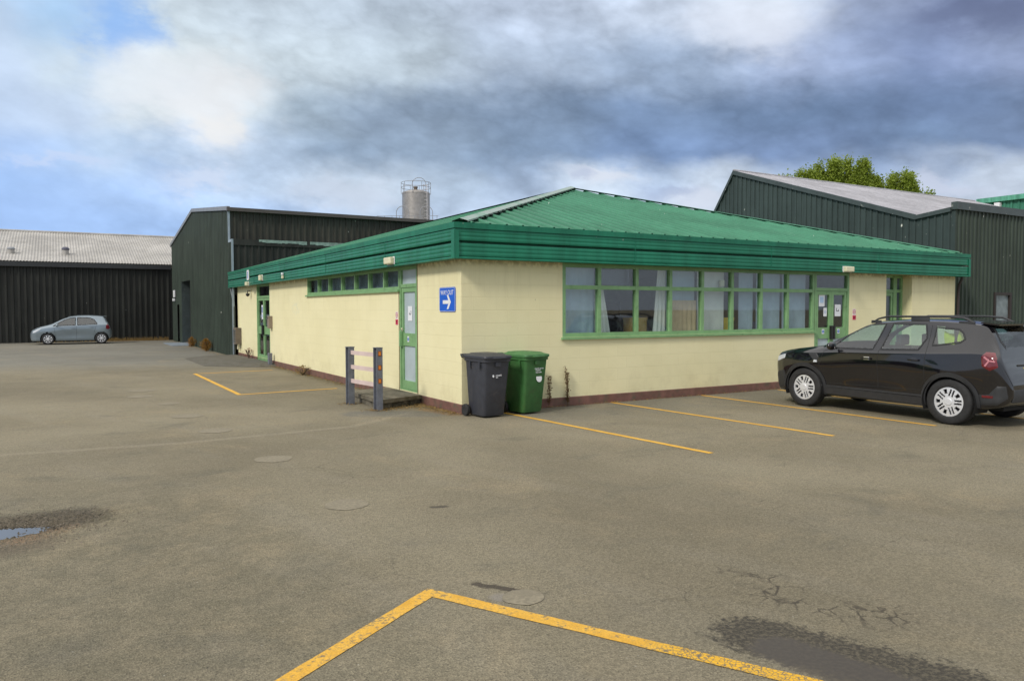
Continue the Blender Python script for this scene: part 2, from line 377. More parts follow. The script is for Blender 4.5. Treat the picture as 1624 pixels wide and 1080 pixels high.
def cream_mat():
    m = bpy.data.materials.new('cream masonry paint'); m.use_nodes = True; nt, b = nodes_of(m)
    v, x, y, z = objxyz(nt)
    br = nt.nodes.new('ShaderNodeTexBrick'); nt.links.new(comb(nt, x+y, z+.02, 0.0), br.inputs['Vector'])
    for k_, q in (('Scale', 1), ('Mortar Size', .006), ('Mortar Smooth', .6), ('Brick Width', .45), ('Row Height', .225), ('Bias', 0)): br.inputs[k_].default_value = q
    br.inputs['Color1'].default_value = (.5,.5,.5,1); br.inputs['Color2'].default_value = (.56,.56,.56,1); br.inputs['Mortar'].default_value = (0,0,0,1)
    sc = nt.nodes.new('ShaderNodeSeparateColor'); nt.links.new(br.outputs['Color'], sc.inputs[0]); bk = E(nt, sc.outputs[0])
    fac = E(nt, br.outputs['Fac'])
    big = noise(nt, v, .9, 5, .6); f = noise(nt, v, 9, 4, .6)
    base = mixc(nt, big.ss(.3, .7), (.78, .715, .435), (.83, .765, .48))
    base = mixc(nt, fac*.06, base, (.50, .44, .24))
    base = mulc(nt, base, bk.ss(.48, .58, .985, 1.01))
    # run-off streaks under the fascia, splash grime near the plinth, odd scuffs
    stv = comb(nt, (x+y)*6, z*.35, 0.0)
    st = noise(nt, stv, 1.0, 4, .7).ss(.48, .75)*z.ss(1.5, 2.7)
    base = mixc(nt, st*.26, base, (.42, .35, .16))
    dr = noise(nt, comb(nt, (x+y)*14, z*.25, 3.0), 1.0, 4, .75).ss(.58, .78)*z.ss(.9, 2.6)
    base = mixc(nt, dr*.30, base, (.40, .34, .18))
    gr = noise(nt, v, 2.2, 5, .7).ss(.42, .75)*(1-z.ss(.15, .9))
    base = mixc(nt, gr*.32, base, (.46, .39, .21))
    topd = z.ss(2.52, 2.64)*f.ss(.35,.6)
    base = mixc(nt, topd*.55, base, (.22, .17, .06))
    sf = (1-voro(nt, comb(nt, (x+y)*2.2, z*.9, 1.0), 2.4, 'F1', 'Distance').ss(.02, .05))*f.ss(.5, .6)
    base = mixc(nt, sf*.6, base, (.22, .19, .12))
    pat = (1-(((y-10.6)*(y-10.6)*1.5)+((z-1.85)*(z-1.85)*8)).ss(.1,.5))*f.ss(.45,.65)*(1-x.ss(.01,.05))
    base = mixc(nt, pat*.35, base, (.58, .64, .55))
    nt.links.new(base, b.inputs['Base Color']); b.inputs['Roughness'].default_value = .75
    bp = nt.nodes.new('ShaderNodeBump'); bp.inputs['Strength'].default_value = .55; bp.inputs['Distance'].default_value = .012
    nt.links.new(((1-fac)*.26+noise(nt, v, 60, 3, .6)*.35+f*.25).k, bp.inputs['Height']); nt.links.new(bp.outputs[0], b.inputs['Normal'])
    return m
M_CREAM = cream_mat()
def metal_sheet(name, c, rough=.45, spots=.5, streak=.25, spotcol=(.75,.74,.66), ns=1.0, fade=None):
    """coated steel sheeting with grime streaks and bird-lime spots"""
    m = bpy.data.materials.new(name); m.use_nodes = True; nt, b = nodes_of(m)
    v, x, y, z = objxyz(nt)
    big = noise(nt, v, .6*ns, 5, .6); st = noise(nt, comb(nt, x*5, y*5, z*.4), 1.0, 4, .65)
    base = mixc(nt, big.ss(.3, .7), tuple(q*.85 for q in c), tuple(q*1.15 for q in c))
    base = mulc(nt, base, st.ss(.3, .75, 1+streak, 1-streak))
    if fade: base = mixc(nt, noise(nt, v, 2.3, 5, .7).ss(.5, .8)*.6, base, fade)
    if spots:
        w = noise(nt, v, 3, 3, .6)
        sp = (1-voro(nt, comb(nt, x+w*.1, y+w*.1, z*.55), 2.6, 'F1', 'Distance').ss(.025, .055+.03*(spots >= 1)))*noise(nt, v, .9, 3, .6).ss(.46-.05*(spots >= 1), .56)
        sp2 = (1-voro(nt, comb(nt, x*1.0, y*1.0+7, z*1.0), 5.5, 'F1', 'Distance').ss(.03, .06))*noise(nt, v, 1.7, 3, .6).ss(.50, .62)
        base = mixc(nt, ((sp+sp2).cl())*spots, base, spotcol)
    nt.links.new(base, b.inputs['Base Color']); b.inputs['Roughness'].default_value = rough; b.inputs['Specular IOR Level'].default_value = .28
    return m
M_FASC = metal_sheet('green fascia sheet', (.014, .156, .092), .38, .35, .16, ns=1.5, fade=(.026,.20,.120))
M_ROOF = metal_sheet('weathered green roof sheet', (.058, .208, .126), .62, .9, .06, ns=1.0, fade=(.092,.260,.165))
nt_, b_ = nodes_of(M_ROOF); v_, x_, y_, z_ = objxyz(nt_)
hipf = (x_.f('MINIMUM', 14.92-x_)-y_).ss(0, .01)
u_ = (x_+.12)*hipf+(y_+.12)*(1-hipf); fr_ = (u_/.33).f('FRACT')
foot = (1-(fr_-.71).f('ABSOLUTE').ss(.02, .09)).f('MAXIMUM', 1-(fr_-.985).f('ABSOLUTE').ss(.01, .03)).f('MAXIMUM', (1-(fr_-.36).f('ABSOLUTE').ss(.0, .05))*.3)  # rib shading put into the colour as dark lines along the rib feet
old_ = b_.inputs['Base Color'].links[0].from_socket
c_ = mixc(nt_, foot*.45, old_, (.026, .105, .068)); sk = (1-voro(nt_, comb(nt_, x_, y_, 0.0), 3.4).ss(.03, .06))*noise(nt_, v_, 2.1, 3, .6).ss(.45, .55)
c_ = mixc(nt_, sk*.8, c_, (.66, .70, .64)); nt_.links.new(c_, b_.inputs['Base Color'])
M_FRAME = mat('light green window frame paint', (.205, .375, .170), .45, var=.10, vscale=4, dirt=((.08,.17,.06), 9, .55, .8))
M_DSHED = metal_sheet('dark green cladding', (.040, .055, .042), .5, .65, .2)
M_DSHEDB = metal_sheet('sea green dark cladding', (.045, .062, .060), .48, 1, .18)
M_OLIVE = metal_sheet('dark olive brown cladding', (.040, .040, .032), .55, .5, .25)
M_BLACK = metal_sheet('near black cladding', (.026, .027, .024), .6, .35, .3)
M_TRIM = mat('grey green flashing', (.05, .065, .065), .4, var=.15, dirt=((.35,.36,.33), 5, .62, .75))
M_LTRIM = mat('pale blue grey corner flashing', (.27, .33, .38), .4, var=.1)
M_BARGE = mat('grey barge board flashing', (.20, .21, .22), .45, var=.12)
M_FIBRE = metal_sheet('weathered fibre cement roofing', (.365, .350, .330), .9, .3, .1, spotcol=(.2,.18,.13), fade=(.29,.27,.22))
M_GROOF = metal_sheet('grey profiled roofing', (.335, .330, .355), .75, .35, .12, spotcol=(.6,.6,.55), fade=(.275,.265,.275))
M_FADE = mat('faded pale green flashing', (.21, .29, .26), .7, var=.25, vscale=5)
M_PLINTH = mat('brown painted plinth', (.175, .085, .065), .7, var=.2, vscale=5, dirt=((.10,.085,.055), 6, .45, .75), bump=.5, bscale=30)
M_CONC = mat('weathered concrete', (.155, .135, .10), .9, var=.25, vscale=6, dirt=((.07,.06,.035), 4, .45, .7), bump=.8, bscale=40)
M_DARK = mat('dark recess', (.02, .02, .02), .9)
M_INT = mat('interior wall paint', (.30, .32, .33), .8)
M_FLOOR = mat('interior floor', (.10, .10, .11), .7)
M_BLIND = mat('blue grey blind fabric', (.46, .56, .64), .8, var=.06)
M_BLINDW = mat('white blind fabric', (.80, .79, .72), .8, var=.06)
M_PAPER = mat('white paper', (.75, .77, .80), .7, var=.03)
M_BLUE = mat('blue sign enamel', (.010, .115, .62), .35, var=.04)
M_WHITE = mat('white sign paint', (.80, .80, .82), .4, var=.03)
M_BLUES = mat('small sticker blue', (.02, .15, .55), .4, var=.05)
M_RED = mat('red sticker', (.60, .03, .09), .5, var=.1)
M_PINKW = mat('faded white sticker', (.72, .62, .62), .5, var=.05)
M_CREAMP = mat('cream plastic', (.70, .66, .46), .4, var=.08)
M_BLKP = mat('black plastic', (.012, .012, .013), .5)
M_STEELP = mat('blue grey painted steel', (.155, .165, .195), .5, var=.15, vscale=12, dirt=((.16,.10,.06), 14, .62, .75))
M_PINK = mat('pale pink painted rail', (.62, .49, .46), .6, var=.08)
M_RUST = mat('rust', (.28, .09, .02), .9, var=.3, vscale=30)
M_ORANGE = mat('orange reflector', (.75, .22, .02), .5)
M_WOODBX = mat('weathered box', (.16, .13, .10), .8, var=.2)
M_STAIN = mat('brushed stainless steel', (.38, .355, .33), .42, metal=.75, var=.12, vscale=4)
M_GALV = mat('galvanised tube', (.30, .31, .33), .5, metal=.3, var=.1)
M_BINGR = mat('slate grey bin plastic', (.040, .043, .055), .45, var=.12, vscale=8, dirt=((.075,.07,.07), 10, .55, .8))
M_BING = mat('green bin plastic', (.040, .135, .038), .5, var=.15, vscale=6, dirt=((.05,.10,.035), 5, .5, .8))
M_BINGL = mat('faded green bin lid', (.060, .175, .060), .5, var=.15, vscale=6)
M_RUB = mat('tyre rubber', (.022, .022, .023), .8, var=.2, vscale=20)
M_ALLOY = mat('silver wheel', (.72, .73, .76), .30, metal=.3, var=.04)
M_ALLOYD = mat('dark wheel well', (.008, .008, .009), .8)
M_BODYK = mat('glossy black car paint', (.0055, .0050, .0075), .10, coat=1.0, spec=.45, var=.05)
M_CLAD = mat('dark grey plastic cladding', (.030, .031, .034), .55, var=.1, vscale=12)
M_BODYB = mat('silver blue car paint', (.250, .305, .350), .28, metal=.5, coat=.8, var=.04)
M_REDL = mat('red lamp lens', (.13, .006, .012), .12, coat=1, var=.15, vscale=20)
M_CLRL = mat('clear lamp lens', (.55, .58, .62), .12, coat=1, var=.1)
M_SEAT = mat('dark car seat cloth', (.035, .036, .04), .85)
M_HIVIS = mat('yellow hi vis fabric', (.72, .75, .05), .7, var=.15, vscale=14)
M_CHROME = mat('bright chrome', (.8, .8, .82), .12, metal=1, var=.02)
M_BARK = mat('grey brown bark', (.12, .095, .07), .9, var=.3, vscale=4)
M_YPLATE = mat('yellow number plate', (.80, .58, .03), .4, var=.02)
def glass_mat(name, tint=(.86,.93,.92), refl=1.0, base=.04, rough=0.0):
    m = bpy.data.materials.new(name); m.use_nodes = True; nt = m.node_tree; nt.nodes.clear()
    o = nt.nodes.new('ShaderNodeOutputMaterial'); mx = nt.nodes.new('ShaderNodeMixShader')
    t = nt.nodes.new('ShaderNodeBsdfTransparent'); t.inputs[0].default_value = tint+(1,)
    g = nt.nodes.new('ShaderNodeBsdfGlossy'); g.inputs['Roughness'].default_value = rough
    ge = nt.nodes.new('ShaderNodeNewGeometry'); dt = nt.nodes.new('ShaderNodeVectorMath'); dt.operation = 'DOT_PRODUCT'
    nt.links.new(ge.outputs['Normal'], dt.inputs[0]); nt.links.new(ge.outputs['Incoming'], dt.inputs[1])
    fr = (1-E(nt, dt.outputs['Value']).f('ABSOLUTE'))**5.0
    f = (fr*refl+base).cl()
    nt.links.new(f.k, mx.inputs[0]); nt.links.new(t.outputs[0], mx.inputs[1]); nt.links.new(g.outputs[0], mx.inputs[2]); nt.links.new(mx.outputs[0], o.inputs[0])
    return m
M_GLASS = glass_mat('window glass', (.90,.94,.95), .8, .085)
M_CGLASS = glass_mat('tinted car glass', (.66,.84,.85), .9, .16)
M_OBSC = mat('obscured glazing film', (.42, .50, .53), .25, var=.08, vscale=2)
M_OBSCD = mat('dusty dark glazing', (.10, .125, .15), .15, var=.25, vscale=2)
def leaf_mat(name, c1, c2, sc_=1.2):
    m = bpy.data.materials.new(name); m.use_nodes = True; nt, b = nodes_of(m); v, x, y, z = objxyz(nt)
    base = mixc(nt, noise(nt, v, sc_, 4, .7).ss(.3, .7), c1, c2); nt.links.new(base, b.inputs['Base Color'])
    b.inputs['Roughness'].default_value = .6
    tr_ = nt.nodes.new('ShaderNodeBsdfTranslucent'); nt.links.new(base, tr_.inputs[0]); ms = nt.nodes.new('ShaderNodeMixShader'); ms.inputs[0].default_value = .35
    o_ = nt.nodes['Material Output']; nt.links.new(b.outputs[0], ms.inputs[1]); nt.links.new(tr_.outputs[0], ms.inputs[2]); nt.links.new(ms.outputs[0], o_.inputs[0])
    return m
M_LEAF = leaf_mat('poplar leaves', (.17, .235, .018), (.29, .37, .045))
M_WEED = leaf_mat('orange dry weed', (.42, .19, .02), (.24, .15, .03), 14)
M_DRY = leaf_mat('brown seed heads', (.20, .10, .04), (.12, .075, .03), 14)
M_STRAW = leaf_mat('straw coloured litter', (.40, .27, .10), (.22, .14, .05), 9)

# ------------------------------------------------------------------ ground
L, M = 14.92, 19.0           # office footprint
def build_ground():
    def axis(lo, hi, dlo, dhi, step):
        a = list(np.arange(dlo, dhi+1e-6, step)); s = step; q = dhi
        while q < hi: s = min(s*1.35, 60); q += s; a.append(q)
        s = step; q = dlo
        while q > lo: s = min(s*1.35, 60); q -= s; a.insert(0, q)
        return np.array(a)
    def fine_(a, lo, hi, st): return np.unique(np.round(np.concatenate([a[(a < lo) | (a > hi)], np.arange(lo, hi+1e-6, st)]), 4))
    xs = fine_(axis(-900, 900, -7.6, -1.2, .05), -7.2, -5.4, .018); ys = fine_(axis(-900, 900, -10.2, -3.2, .05), -5.2, -3.5, .018)
    GX, GY = np.meshgrid(xs, ys, indexing='ij')
    Zg = np.zeros_like(GX)
    r2 = ((GX+6.55)/.62)**2+((GY+4.22)/.27)**2
    ragg = (np.sin(GX*31+GY*17)+np.sin(GX*53-GY*41)+np.sin(GX*19+GY*67))/3
    dep = np.exp(-(r2*1.0)**1.6)
    Zg -= .060*dep*(1+.25*ragg); pz = np.exp(-(r2/3.2)**2); Zg += rng.normal(0, .0085, GX.shape)*pz; Zg += .012*np.exp(-((np.sqrt(r2)-1.4)/.25)**2)*(.6+.6*ragg)
    inner = (np.abs(GX+4.4) < 3.4) & (np.abs(GY+6.7) < 3.6)
    Zg += np.where(inner, rng.normal(0, .0006, GX.shape), 0)
    w2 = ((GX+2.45)/.4)**2+((GY+9.2)/.6)**2; Zg -= .0015*np.exp(-w2**2)
    nx, ny = len(xs), len(ys)
    vs = np.stack([GX, GY, Zg], -1).reshape(-1, 3)
    i = np.arange(nx-1)[:, None]*ny+np.arange(ny-1)[None, :]
    fs = np.stack([i, i+ny, i+ny+1, i+1], -1).reshape(-1, 4)
    me = bpy.data.meshes.new('ground'); me.from_pydata(vs.tolist(), [], fs.tolist()); me.materials.append(M_ASPH)
    me.polygons.foreach_set('use_smooth', [True]*len(fs))
    o = bpy.data.objects.new('ground', me); C.objects.link(o); o['kind'] = 'structure'
build_ground()
def struct(name, mb, m, **k): o = mb.build(name, m, **k); o['kind'] = 'structure'; return o
pm = bpy.data.materials.new('puddle water'); pm.use_nodes = True
_, b_ = nodes_of(pm); b_.inputs['Base Color'].default_value = (.03,.027,.022,1); b_.inputs['Roughness'].default_value = .02; b_.inputs['IOR'].default_value = 1.9
mb = MB(); pts = []
for k in range(40):
    t = 2*math.pi*k/40; r_ = 1+.12*math.sin(3*t+1)+.08*math.sin(7*t)
    pts.append((-6.55+.66*math.cos(t)*r_, -4.22+.30*math.sin(t)*r_, -.034))
mb.add(pts, [tuple(range(40))]); struct('puddle', mb, pm)

def stripe(mb, p, w, wob=.004, z=.005):
    """painted line through points with slightly unsteady edges, mitred"""
    P = [Vector((a, b)) for a, b in p]; Q = []
    for i in range(len(P)-1):
        n = max(2, int((P[i+1]-P[i]).length/.12))
        for k in range(n): Q.append(P[i].lerp(P[i+1], k/n))
    Q.append(P[-1]); vs = []; fs = []
    for i, q in enumerate(Q):
        a = (q-Q[i-1]).normalized() if i else (Q[1]-q).normalized(); b = (Q[i+1]-q).normalized() if i < len(Q)-1 else a
        n1 = Vector((-a.y, a.x)); n2 = Vector((-b.y, b.x)); n = (n1+n2).normalized(); sc_ = 1/max(.5, n.dot(n1))
        o1 = w/2*sc_+random.uniform(-wob, wob); o2 = w/2*sc_+random.uniform(-wob, wob)
        vs += [(q.x+n.x*o1, q.y+n.y*o1, z), (q.x-n.x*o2, q.y-n.y*o2, z)]
    for i in range(len(Q)-1): fs.append((2*i, 2*i+1, 2*i+3, 2*i+2))
    mb.add(vs, fs)
for pth, w in (([(.70,-.10),(.78,-1.1),(1.05,-4.80)], .095), ([(3.22,-.02),(3.33,-2.0),(3.48,-4.75)], .095), ([(5.57,-.04),(5.60,-2.6),(5.63,-4.96)], .095), ([(7.80,-.15),(7.60,-5.3)], .095),
              ([(-6.9,-9.22),(-5.01,-7.99),(-3.93,-7.29),(-3.4,-8.27),(-2.86,-9.28),(-2.5,-9.95)], .105),
              ([(-.47,11.55),(-2.66,11.34),(-2.66,5.17),(-.48,5.34)], .10)):
    mb = MB(); stripe(mb, pth, w, z=.004); struct('painted_line', mb, M_YEL)
M_PATCH = patch_mat('pale repair patch', (.222, .192, .134), (.19, .165, .115)); M_PATCHD = patch_mat('rim patch', (.165, .143, .10), (.19, .165, .115))
for (x, y, r_) in ((-3.73,-2.33,.22),(-3.95,.33,.24),(-4.08,2.23,.26),(-3.67,-4.88,.20),(-4.13,4.29,.2),(-4.5,5.9,.25),(-4.35,7.2,.3),(-3.46,-7.66,.13)):
    mb = MB(); n = 28; pts = []; pin = []
    for k in range(n):
        t = 2*math.pi*k/n; q = r_*(1+random.uniform(-.05, .05)); pts.append((x+q*math.cos(t), y+q*math.sin(t), .004)); pin.append((x+q*.90*math.cos(t), y+q*.90*math.sin(t), .004))
    mb.add(pts+pin, [(k, (k+1) % n, n+(k+1) % n, n+k) for k in range(n)], 1); mb.add(pin, [tuple(range(n))], 0)
    struct('asphalt_patch', mb, [M_PATCH, M_PATCH])
# raised asphalt apron at the far door
mb = MB(); lo = [(.0,12.9),(-.55,12.9),(-1.95,14.3),(-1.95,18.9),(-.12,19.0)]; hi = [(.0,13.35),(-.45,13.35),(-1.3,14.7),(-1.3,18.6),(-.12,18.95)]
mb.add([(x, y, .006) for x, y in lo]+[(x, y, .09) for x, y in hi], [(4,3,2,1,0)]+[(i, (i+1) % 5, 5+(i+1) % 5, 5+i) for i in range(5)]+[(5,6,7,8,9)], 0)
struct('path', mb, patch_mat('old dark asphalt', (.115, .105, .085), (.07, .065, .04)), fix=True)

# loose stones round the pothole: uncountable
mb = MB()
for k in range(1500):
    t = random.uniform(0, 6.28); rr = abs(random.gauss(.75, .35)); x = -6.45+rr*.85*math.cos(t); y = -4.25+rr*.5*math.sin(t)
    s_ = random.uniform(.003, .011); r2 = ((x+6.55)/.62)**2+((y+4.22)/.27)**2; z = -.055*math.exp(-r2**1.6)
    a = random.uniform(0, 6.28)
    vs = [(x+s_*math.cos(a+j*1.57)*(1+.3*(j % 2)), y+s_*math.sin(a+j*1.57), z) for j in range(4)]+[(x+random.uniform(-.3,.3)*s_, y, z+s_*.9)]
    mb.add(vs, [(0,1,4),(1,2,4),(2,3,4),(3,0,4)])
tag(mb.build('loose_gravel', mat('grit chips', (.15,.125,.095), .9, var=.5, vscale=40)), 'loose grit scattered around the water-filled pothole', 'gravel', kind='stuff')

# ------------------------------------------------------------------ corrugated sheet
def corr(mb, O, U, V, N, w, top, bot=lambda u: 0, pitch=.2, depth=.03, rib=.35, mi=0, u0=0, holes=(), slope=.07):
    """sheet of trapezoid ribs running along V; top/bot give extent at u"""
    O, U, V, N = Vector(O), Vector(U).normalized(), Vector(V).normalized(), Vector(N).normalized()
    us = []; u = u0; sl_ = pitch*slope
    while u < w:
        for du, d in ((0, 0), (pitch*(1-rib), 0), (pitch*(1-rib)+sl_, depth), (pitch-sl_, depth)):
            if u+du <= w: us.append((u+du, d))
        u += pitch
    us.append((w, 0))
    def strip(a, b, fz0, fz1):
        z = [(fz0(a[0]), fz1(a[0])), (fz0(b[0]), fz1(b[0]))]
        if z[0][1]-z[0][0] < .002 and z[1][1]-z[1][0] < .002: return
        p = lambda q, h: O+U*q[0]+N*q[1]+V*h
        mb.add([p(a, z[0][0]), p(b, z[1][0]), p(b, z[1][1]), p(a, z[0][1])], [(0,1,2,3)], mi)
    for a, b in zip(us, us[1:]):
        mid = (a[0]+b[0])/2; cut = [h for h in holes if h[0] < mid < h[1]]
        if cut:
            h = cut[0]
            if h[2] > 0.01: strip(a, b, bot, lambda u: h[2])
            strip(a, b, lambda u: h[3], top)
        else: strip(a, b, bot, top)
def pw(pts): 
    xs = [p[0] for p in pts]; zs = [p[1] for p in pts]
    return lambda u: float(np.interp(u, xs, zs))

# ------------------------------------------------------------------ the office building
OB = empty('office_building', (0,0,0), label='single storey cream block office with green hipped metal roof and deep green fascia', cat='building')
OB.location = (L/2, M/2, 0)
def ob(mb, name, m, parent=OB, **k):
    """parts are written in world coordinates; shift into the parent's frame"""
    base = OB.location
    mb.v = [(x-base.x, y-base.y, z) for x, y, z in mb.v]; return mb.build(name, m, parent, **k)
def objshift_mat(m): return m
ZW = 2.66
def wall_plane(mb, P, length, z0, z1, holes, depth=.14):
    """P(u, d, z) -> point; d = depth inwards. front faces with rectangular holes and reveals"""
    us = sorted({0, length, *[h[0] for h in holes], *[h[1] for h in holes]}); zs = sorted({z0, z1, *[h[2] for h in holes], *[h[3] for h in holes]})
    for a, b in zip(us, us[1:]):
        for c, d in zip(zs, zs[1:]):
            if any(h[0]-1e-6 <= a and b <= h[1]+1e-6 and h[2]-1e-6 <= c and d <= h[3]+1e-6 for h in holes): continue
            mb.quad(P(a,0,c), P(b,0,c), P(b,0,d), P(a,0,d))
    for (a, b, c, d, *dd) in holes:
        q = dd[0] if dd else depth
        mb.quad(P(a,0,c), P(a,0,d), P(a,q,d), P(a,q,c)); mb.quad(P(b,0,c), P(b,q,c), P(b,q,d), P(b,0,d)); mb.quad(P(a,0,c), P(a,q,c), P(b,q,c), P(b,0,c)); mb.quad(P(a,0,d), P(b,0,d), P(b,q,d), P(a,q,d))
PR = lambda u, d, z: (u, d, z)            # right (front) wall y = 0
PL = lambda u, d, z: (d, u, z)            # left wall x = 0
HR = [(2.09,9.17,1.28,ZW), (9.17,10.43,.02,ZW), (11.88,12.96,.02,ZW,.34)]
HL = [(1.87,2.77,.19,ZW), (2.77,9.41,2.19,ZW), (13.80,15.70,.08,ZW)]
mb = MB(); wall_plane(mb, PR, L, .165, ZW, [(a,b,max(c,.165),d,*q) for a,b,c,d,*q in HR]); wall_plane(mb, PL, M, .165, ZW, [(a,b,max(c,.165),d,*q) for a,b,c,d,*q in HL])
mb.quad((L,0,.165),(L,M,.165),(L,M,ZW),(L,0,ZW)); mb.quad((0,M,.165),(L,M,.165),(L,M,ZW),(0,M,ZW))
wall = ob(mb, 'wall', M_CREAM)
# the masonry pattern uses object coordinates: origin is the building's centre, so shift it back by moving mesh and object together
def recenter(o):
    o.data.transform(Matrix.Translation((OB.location.x, OB.location.y, 0))); o.location = (-OB.location.x, -OB.location.y, 0)
recenter(wall)
mb = MB()
def plinth(P, segs_):
    for i_, (a, b) in enumerate(segs_):
        q = [P(a,-.012,0), P(b,-.012,0), P(b,-.012,.155), P(a,-.012,.155)]; mb.quad(*q)
        mb.quad(P(a,-.012,.155), P(b,-.012,.155), P(b,0,.168), P(a,0,.168))
        if i_: mb.quad(P(a,-.012,0), P(a,-.012,.155), P(a,.1,.155), P(a,.1,0))
        mb.quad(P(b,-.012,0), P(b,.1,0), P(b,.1,.155), P(b,-.012,.155))
plinth(PR, [(-.012,9.17),(10.43,11.88),(12.96,L)]); plinth(PL, [(-.012,1.87),(2.77,13.8),(15.7,M)])
recenter(ob(mb, 'plinth', M_PLINTH))
# fascia: mitred sweep round the corner
e0 = .245
sec = [(.02,2.655),(.20,2.650),(.252,2.646),(.256,2.658),(.252,2.680),(.212,2.690)]
def band(z0, h, o, n=3, amp=.0055):
    r = [(o+amp*math.sin(math.pi*((j/(n*6)*n) % 1)), z0+h*j/(n*6)) for j in range(n*6+1)]
    return [(o-.006, z0-.001)]+r
sec += band(2.694, .212, .236)+[(.195,2.912),(.125,2.918),(.125,2.948),(.200,2.950)]+band(2.952, .196, .240)+[(.214,3.150),(.214,3.156),(.260,3.153),(.264,3.250),(.10,3.262),(.10,3.18)]
def sweep(mb, sec, corners, mi=0):
    n = len(sec); vs = []
    for cf in corners:
        for o, z in sec: x, y = cf(o); vs.append((x, y, z))
    fs = []
    for i in range(len(corners)-1):
        for k in range(n-1): fs.append((i*n+k, (i+1)*n+k, (i+1)*n+k+1, i*n+k+1))
    mb.add(vs, fs, mi)
YE = 19.45
mb = MB(); sweep(mb, sec, [lambda o: (-o, YE), lambda o: (-o, -o), lambda o: (L+o, -o), lambda o: (L+o, 1.2)])
mb.box((-.246, YE, 2.65), (.5, YE+.01, 3.25))
fascia = ob(mb, 'fascia', M_FASC, fix=True); recenter(fascia)
# corner trims and sheet joints, each its own part
for lo_, hi_, nm_ in [((-.262,-.262,2.65),(-.17,-.258,3.12),'corner_trim'), ((-.262,-.258,2.65),(-.258,-.15,3.12),'corner_trim'), ((L+.17,-.262,2.65),(L+.262,-.256,3.12),'corner_trim')]+[((-.2495,y,2.66),(-.2455,y+.012,3.15),'sheet_joint') for y in (2.9,6.9,10.9,14.9)]+[((x,-.2495,2.66),(x+.012,-.2455,3.15),'sheet_joint') for x in (3.6,7.4,11.2)]:
    t_ = ob(MB().box(lo_, hi_), nm_, M_FASC, fascia); recenter(t_); t_.location = (0,0,0)
# roof: hip end over the right wall, ridge running away from the camera
px_, py_, pz_ = L/2, 7.40, 5.39
SLP = .2867; z0r = 3.238
mb = MB()
# hip end: ribs run up slope (+y)
def hipface(mb):
    # u = x from -.12 to L+.12 ; extents in y
    Vn = Vector((0, 1, SLP)).normalized(); k = 1/Vn.y
    w = L+.24
    top = lambda u: max(0, min(u, w-u))*(py_+.12)/(w/2)*k
    corr(mb, (-.12,-.12,z0r), (1,0,0), Vn, Vn.cross(Vector((-1,0,0))), w, top, pitch=.33, depth=.045, rib=.26, slope=.08)
hipface(mb)
sL = (pz_-z0r)/(px_+.12)
VnL = Vector((1, 0, sL)).normalized()
def topL(u):
    # u measured from y=-.12 along +y
    return min(px_+.12, u*(px_+.12)/(py_+.12))/VnL.x
corr(mb, (-.12,-.12,z0r), (0,1,0), VnL, (-sL,0,1), M+.3, topL, pitch=.33, depth=.045, rib=.26, slope=.08)
VnR = Vector((-1, 0, sL)).normalized()
corr(mb, (L+.12,-.12,z0r), (0,1,0), VnR, (sL,0,1), M+.3, topL, pitch=.33, depth=.045, rib=.26, slope=.08)
mb.add([(-.12,M+.18,z0r),(L+.12,M+.18,z0r),(px_,M+.18,pz_)], [(0,1,2)])
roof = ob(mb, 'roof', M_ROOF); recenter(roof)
mb = MB(); A = Vector((-.05,-.05,z0r+.075)); B = Vector((px_, py_, pz_+.085)); d = (B-A).normalized()
sd = Vector((1,-1,0)).normalized()
for s_ in (1,-1):
    n_ = 60
    for i in range(n_):
        p = A.lerp(B, i/n_); q = A.lerp(B, (i+1)/n_); dr = Vector((0,0,-.035)); o = sd*s_*.14
        mb.quad(p+Vector((0,0,.03)), q+Vector((0,0,.03)), q+o+dr*.6+Vector((0,0,.01)), p+o+dr*.6+Vector((0,0,.01)))
        mb.quad(p+o+dr*.6+Vector((0,0,.01)), q+o+dr*.6+Vector((0,0,.01)), q+o+dr*1.1, p+o+dr*1.1)
fl = ob(mb, 'hip_flashing', mat('pale grey hip flashing', (.30,.36,.33), .55, var=.2, vscale=3, dirt=((.14,.27,.20), 3, .42, .7)), roof); recenter(fl); fl.location = (0,0,0)
mb = MB()
A2 = Vector((L+.05,-.05,z0r+.06)); sd2 = Vector((1,1,0)).normalized()
for s_ in (1,-1): mb.quad(A2+Vector((0,0,.03)), B, B+sd2*s_*.15-Vector((0,0,.02)), A2+sd2*s_*.15-Vector((0,0,.02)))
for s_ in (1,-1): mb.quad(B, B+Vector((0,M-py_+.2,0)), B+Vector((s_*.2,M-py_+.2,-.05)), B+Vector((s_*.2,0,-.05)))
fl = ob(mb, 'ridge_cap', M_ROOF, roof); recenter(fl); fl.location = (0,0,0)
# dark quads painted for the shade in the gaps beside the left hip flashing
nb = 34
for i in range(2, nb):
    t = i/nb; p = A.lerp(B, t)+sd*.15; mb = MB()
    mb.quad(p+Vector((0,0,-.012)), p+Vector((.13,.0,-.020)), p+Vector((.10,.11,.012)), p+Vector((0,.10,.010)))
    fl = ob(mb, 'rib_gap_shade', M_DARK, roof); recenter(fl); fl.location = (0,0,0)
# soffit closes behind fascia
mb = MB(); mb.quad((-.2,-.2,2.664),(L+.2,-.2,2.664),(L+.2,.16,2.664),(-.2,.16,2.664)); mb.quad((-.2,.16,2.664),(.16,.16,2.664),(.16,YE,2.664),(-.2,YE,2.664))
recenter(ob(mb, 'soffit', M_DARK))
